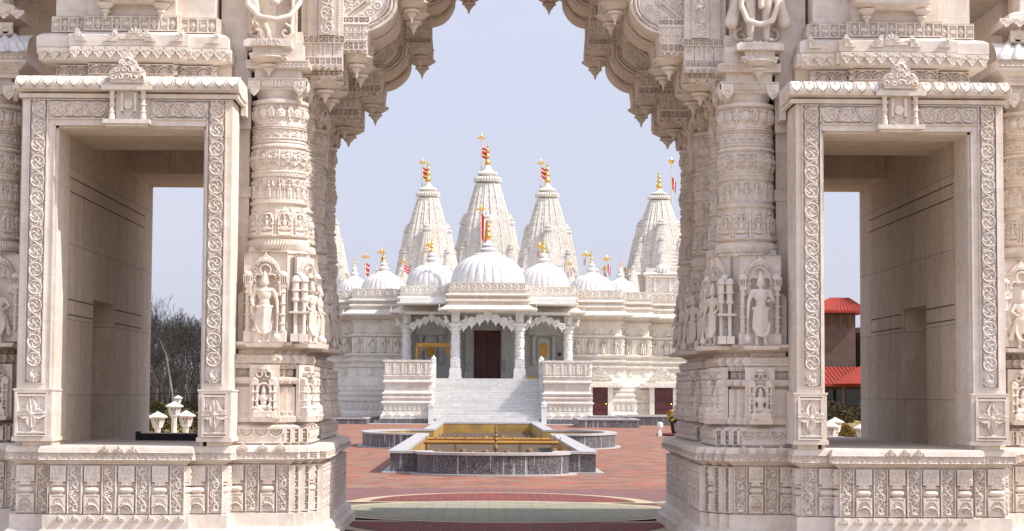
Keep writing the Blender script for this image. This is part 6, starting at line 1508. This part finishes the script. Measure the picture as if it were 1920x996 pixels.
xg=xx(1618,Yl); mb.add([(xg-2.6,Yl-.3,z0_+.02),(xg+6,Yl-3.2,z0_+.02),(xg+6,Yl+1,z1+.4),(xg+.8,Yl+3,z1+.35)],[(0,1,2,3)]); mb.build('lower_roof',M['roof'],H,20)
mb=MB(); mb.box(xa_+.5,xb_-.5,Yl+2.4,Yl+7.5,0,z0_+.4); w_=mb.build('lower_wall',M['brickwall'],H,30)
for k in range(6):
    x=xa_+1.2+k*1.5; mb=MB(); mb.box(x,x+1.2,Yl+2.34,Yl+2.41,.7,2.1); mb.build('window',M['glass'],w_,30)
for k in range(4):
    mb=MB(); x=xa_+.6+k*3; mb.box(x-.12,x+.12,Yl+.3,Yl+.54,0,z0_-.15); mb.build('post',M['brickwall'],H,30)
# ---------------------------------------------------------------- camera, light, world
cd=bpy.data.cameras.new('camera'); cam=bpy.data.objects.new('camera',cd); COL.objects.link(cam)
cam.location=CAM; cam.rotation_mode='QUATERNION'; cam.rotation_quaternion=ROT.to_quaternion(); cd.sensor_width=36; cd.lens=FPX/1920*36; cd.clip_start=.1; cd.clip_end=3000; scene.camera=cam
EL,AZ=math.radians(47),math.radians(16)                    # sun from the right, a little in front of the gateway
S=Vector((math.cos(EL)*math.cos(AZ),-math.cos(EL)*math.sin(AZ),math.sin(EL)))
sl=bpy.data.lights.new('sun','SUN'); sl.energy=5.0; sl.angle=math.radians(.6); sl.color=(1.0,.95,.87); so=bpy.data.objects.new('sun',sl); COL.objects.link(so)
so.rotation_mode='QUATERNION'; so.rotation_quaternion=(S).to_track_quat('Z','Y'); so.location=(30,-20,40)
w=bpy.data.worlds.new('World'); scene.world=w; w.use_nodes=True; t=w.node_tree; bg=t.nodes['Background']
sk=t.nodes.new('ShaderNodeTexSky'); sk.sky_type='NISHITA'; sk.sun_disc=False; sk.sun_elevation=EL; sk.sun_rotation=math.atan2(S.x,S.y); sk.air_density=1.0; sk.dust_density=4.0; sk.ozone_density=1.5; sk.altitude=100
SKYMIX=.62
mx=t.nodes.new('ShaderNodeMix'); mx.data_type='RGBA'; mx.inputs[0].default_value=SKYMIX; t.links.new(sk.outputs[0],mx.inputs[6]); tcw=t.nodes.new('ShaderNodeTexCoord'); sx=t.nodes.new('ShaderNodeSeparateXYZ'); t.links.new(tcw.outputs['Generated'],sx.inputs[0])
rp=t.nodes.new('ShaderNodeValToRGB'); rp.color_ramp.elements[0].position=0.0; rp.color_ramp.elements[0].color=(1.02,1.01,1.17,1); rp.color_ramp.elements[1].position=.42; rp.color_ramp.elements[1].color=(.88,.93,1.18,1); t.links.new(sx.outputs[2],rp.inputs[0])
mpw=t.nodes.new('ShaderNodeMapping'); mpw.inputs['Scale'].default_value=(1.5,1.5,5); t.links.new(tcw.outputs['Generated'],mpw.inputs[0])
cn=t.nodes.new('ShaderNodeTexNoise'); cn.inputs['Scale'].default_value=1.6; cn.inputs['Detail'].default_value=6; t.links.new(mpw.outputs[0],cn.inputs['Vector'])
cr=t.nodes.new('ShaderNodeValToRGB'); cr.color_ramp.elements[0].position=.42; cr.color_ramp.elements[0].color=(9.6,9.9,10.3,1); cr.color_ramp.elements[1].position=.75; cr.color_ramp.elements[1].color=(10.7,10.6,10.5,1); t.links.new(cn.outputs[0],cr.inputs[0])
ml=t.nodes.new('ShaderNodeMix'); ml.data_type='RGBA'; ml.blend_type='MULTIPLY'; ml.inputs[0].default_value=1; t.links.new(rp.outputs[0],ml.inputs[6]); t.links.new(cr.outputs[0],ml.inputs[7]); t.links.new(ml.outputs[2],mx.inputs[7])
dt=t.nodes.new('ShaderNodeVectorMath'); dt.operation='DOT_PRODUCT'; t.links.new(tcw.outputs['Generated'],dt.inputs[0]); dt.inputs[1].default_value=(.45,-.80,.40)  # brightens the unseen sky behind the camera to lift the gateway's front faces
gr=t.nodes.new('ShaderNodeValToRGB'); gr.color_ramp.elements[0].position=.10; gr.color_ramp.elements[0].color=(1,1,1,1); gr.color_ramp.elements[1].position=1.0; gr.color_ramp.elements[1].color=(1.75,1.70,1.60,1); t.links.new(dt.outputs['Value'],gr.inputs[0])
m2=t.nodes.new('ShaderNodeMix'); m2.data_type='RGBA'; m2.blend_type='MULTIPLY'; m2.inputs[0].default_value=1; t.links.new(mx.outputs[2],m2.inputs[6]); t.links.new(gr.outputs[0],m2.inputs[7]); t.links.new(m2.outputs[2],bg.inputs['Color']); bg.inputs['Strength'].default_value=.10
vs=scene.view_settings; scene.display_settings.display_device='sRGB'; vs.view_transform='Standard'; vs.look='None'; vs.gamma=1; vs.exposure=0.0; vs.use_curve_mapping=False
cy=scene.cycles; cy.max_bounces=8; cy.diffuse_bounces=5; cy.use_denoising=True
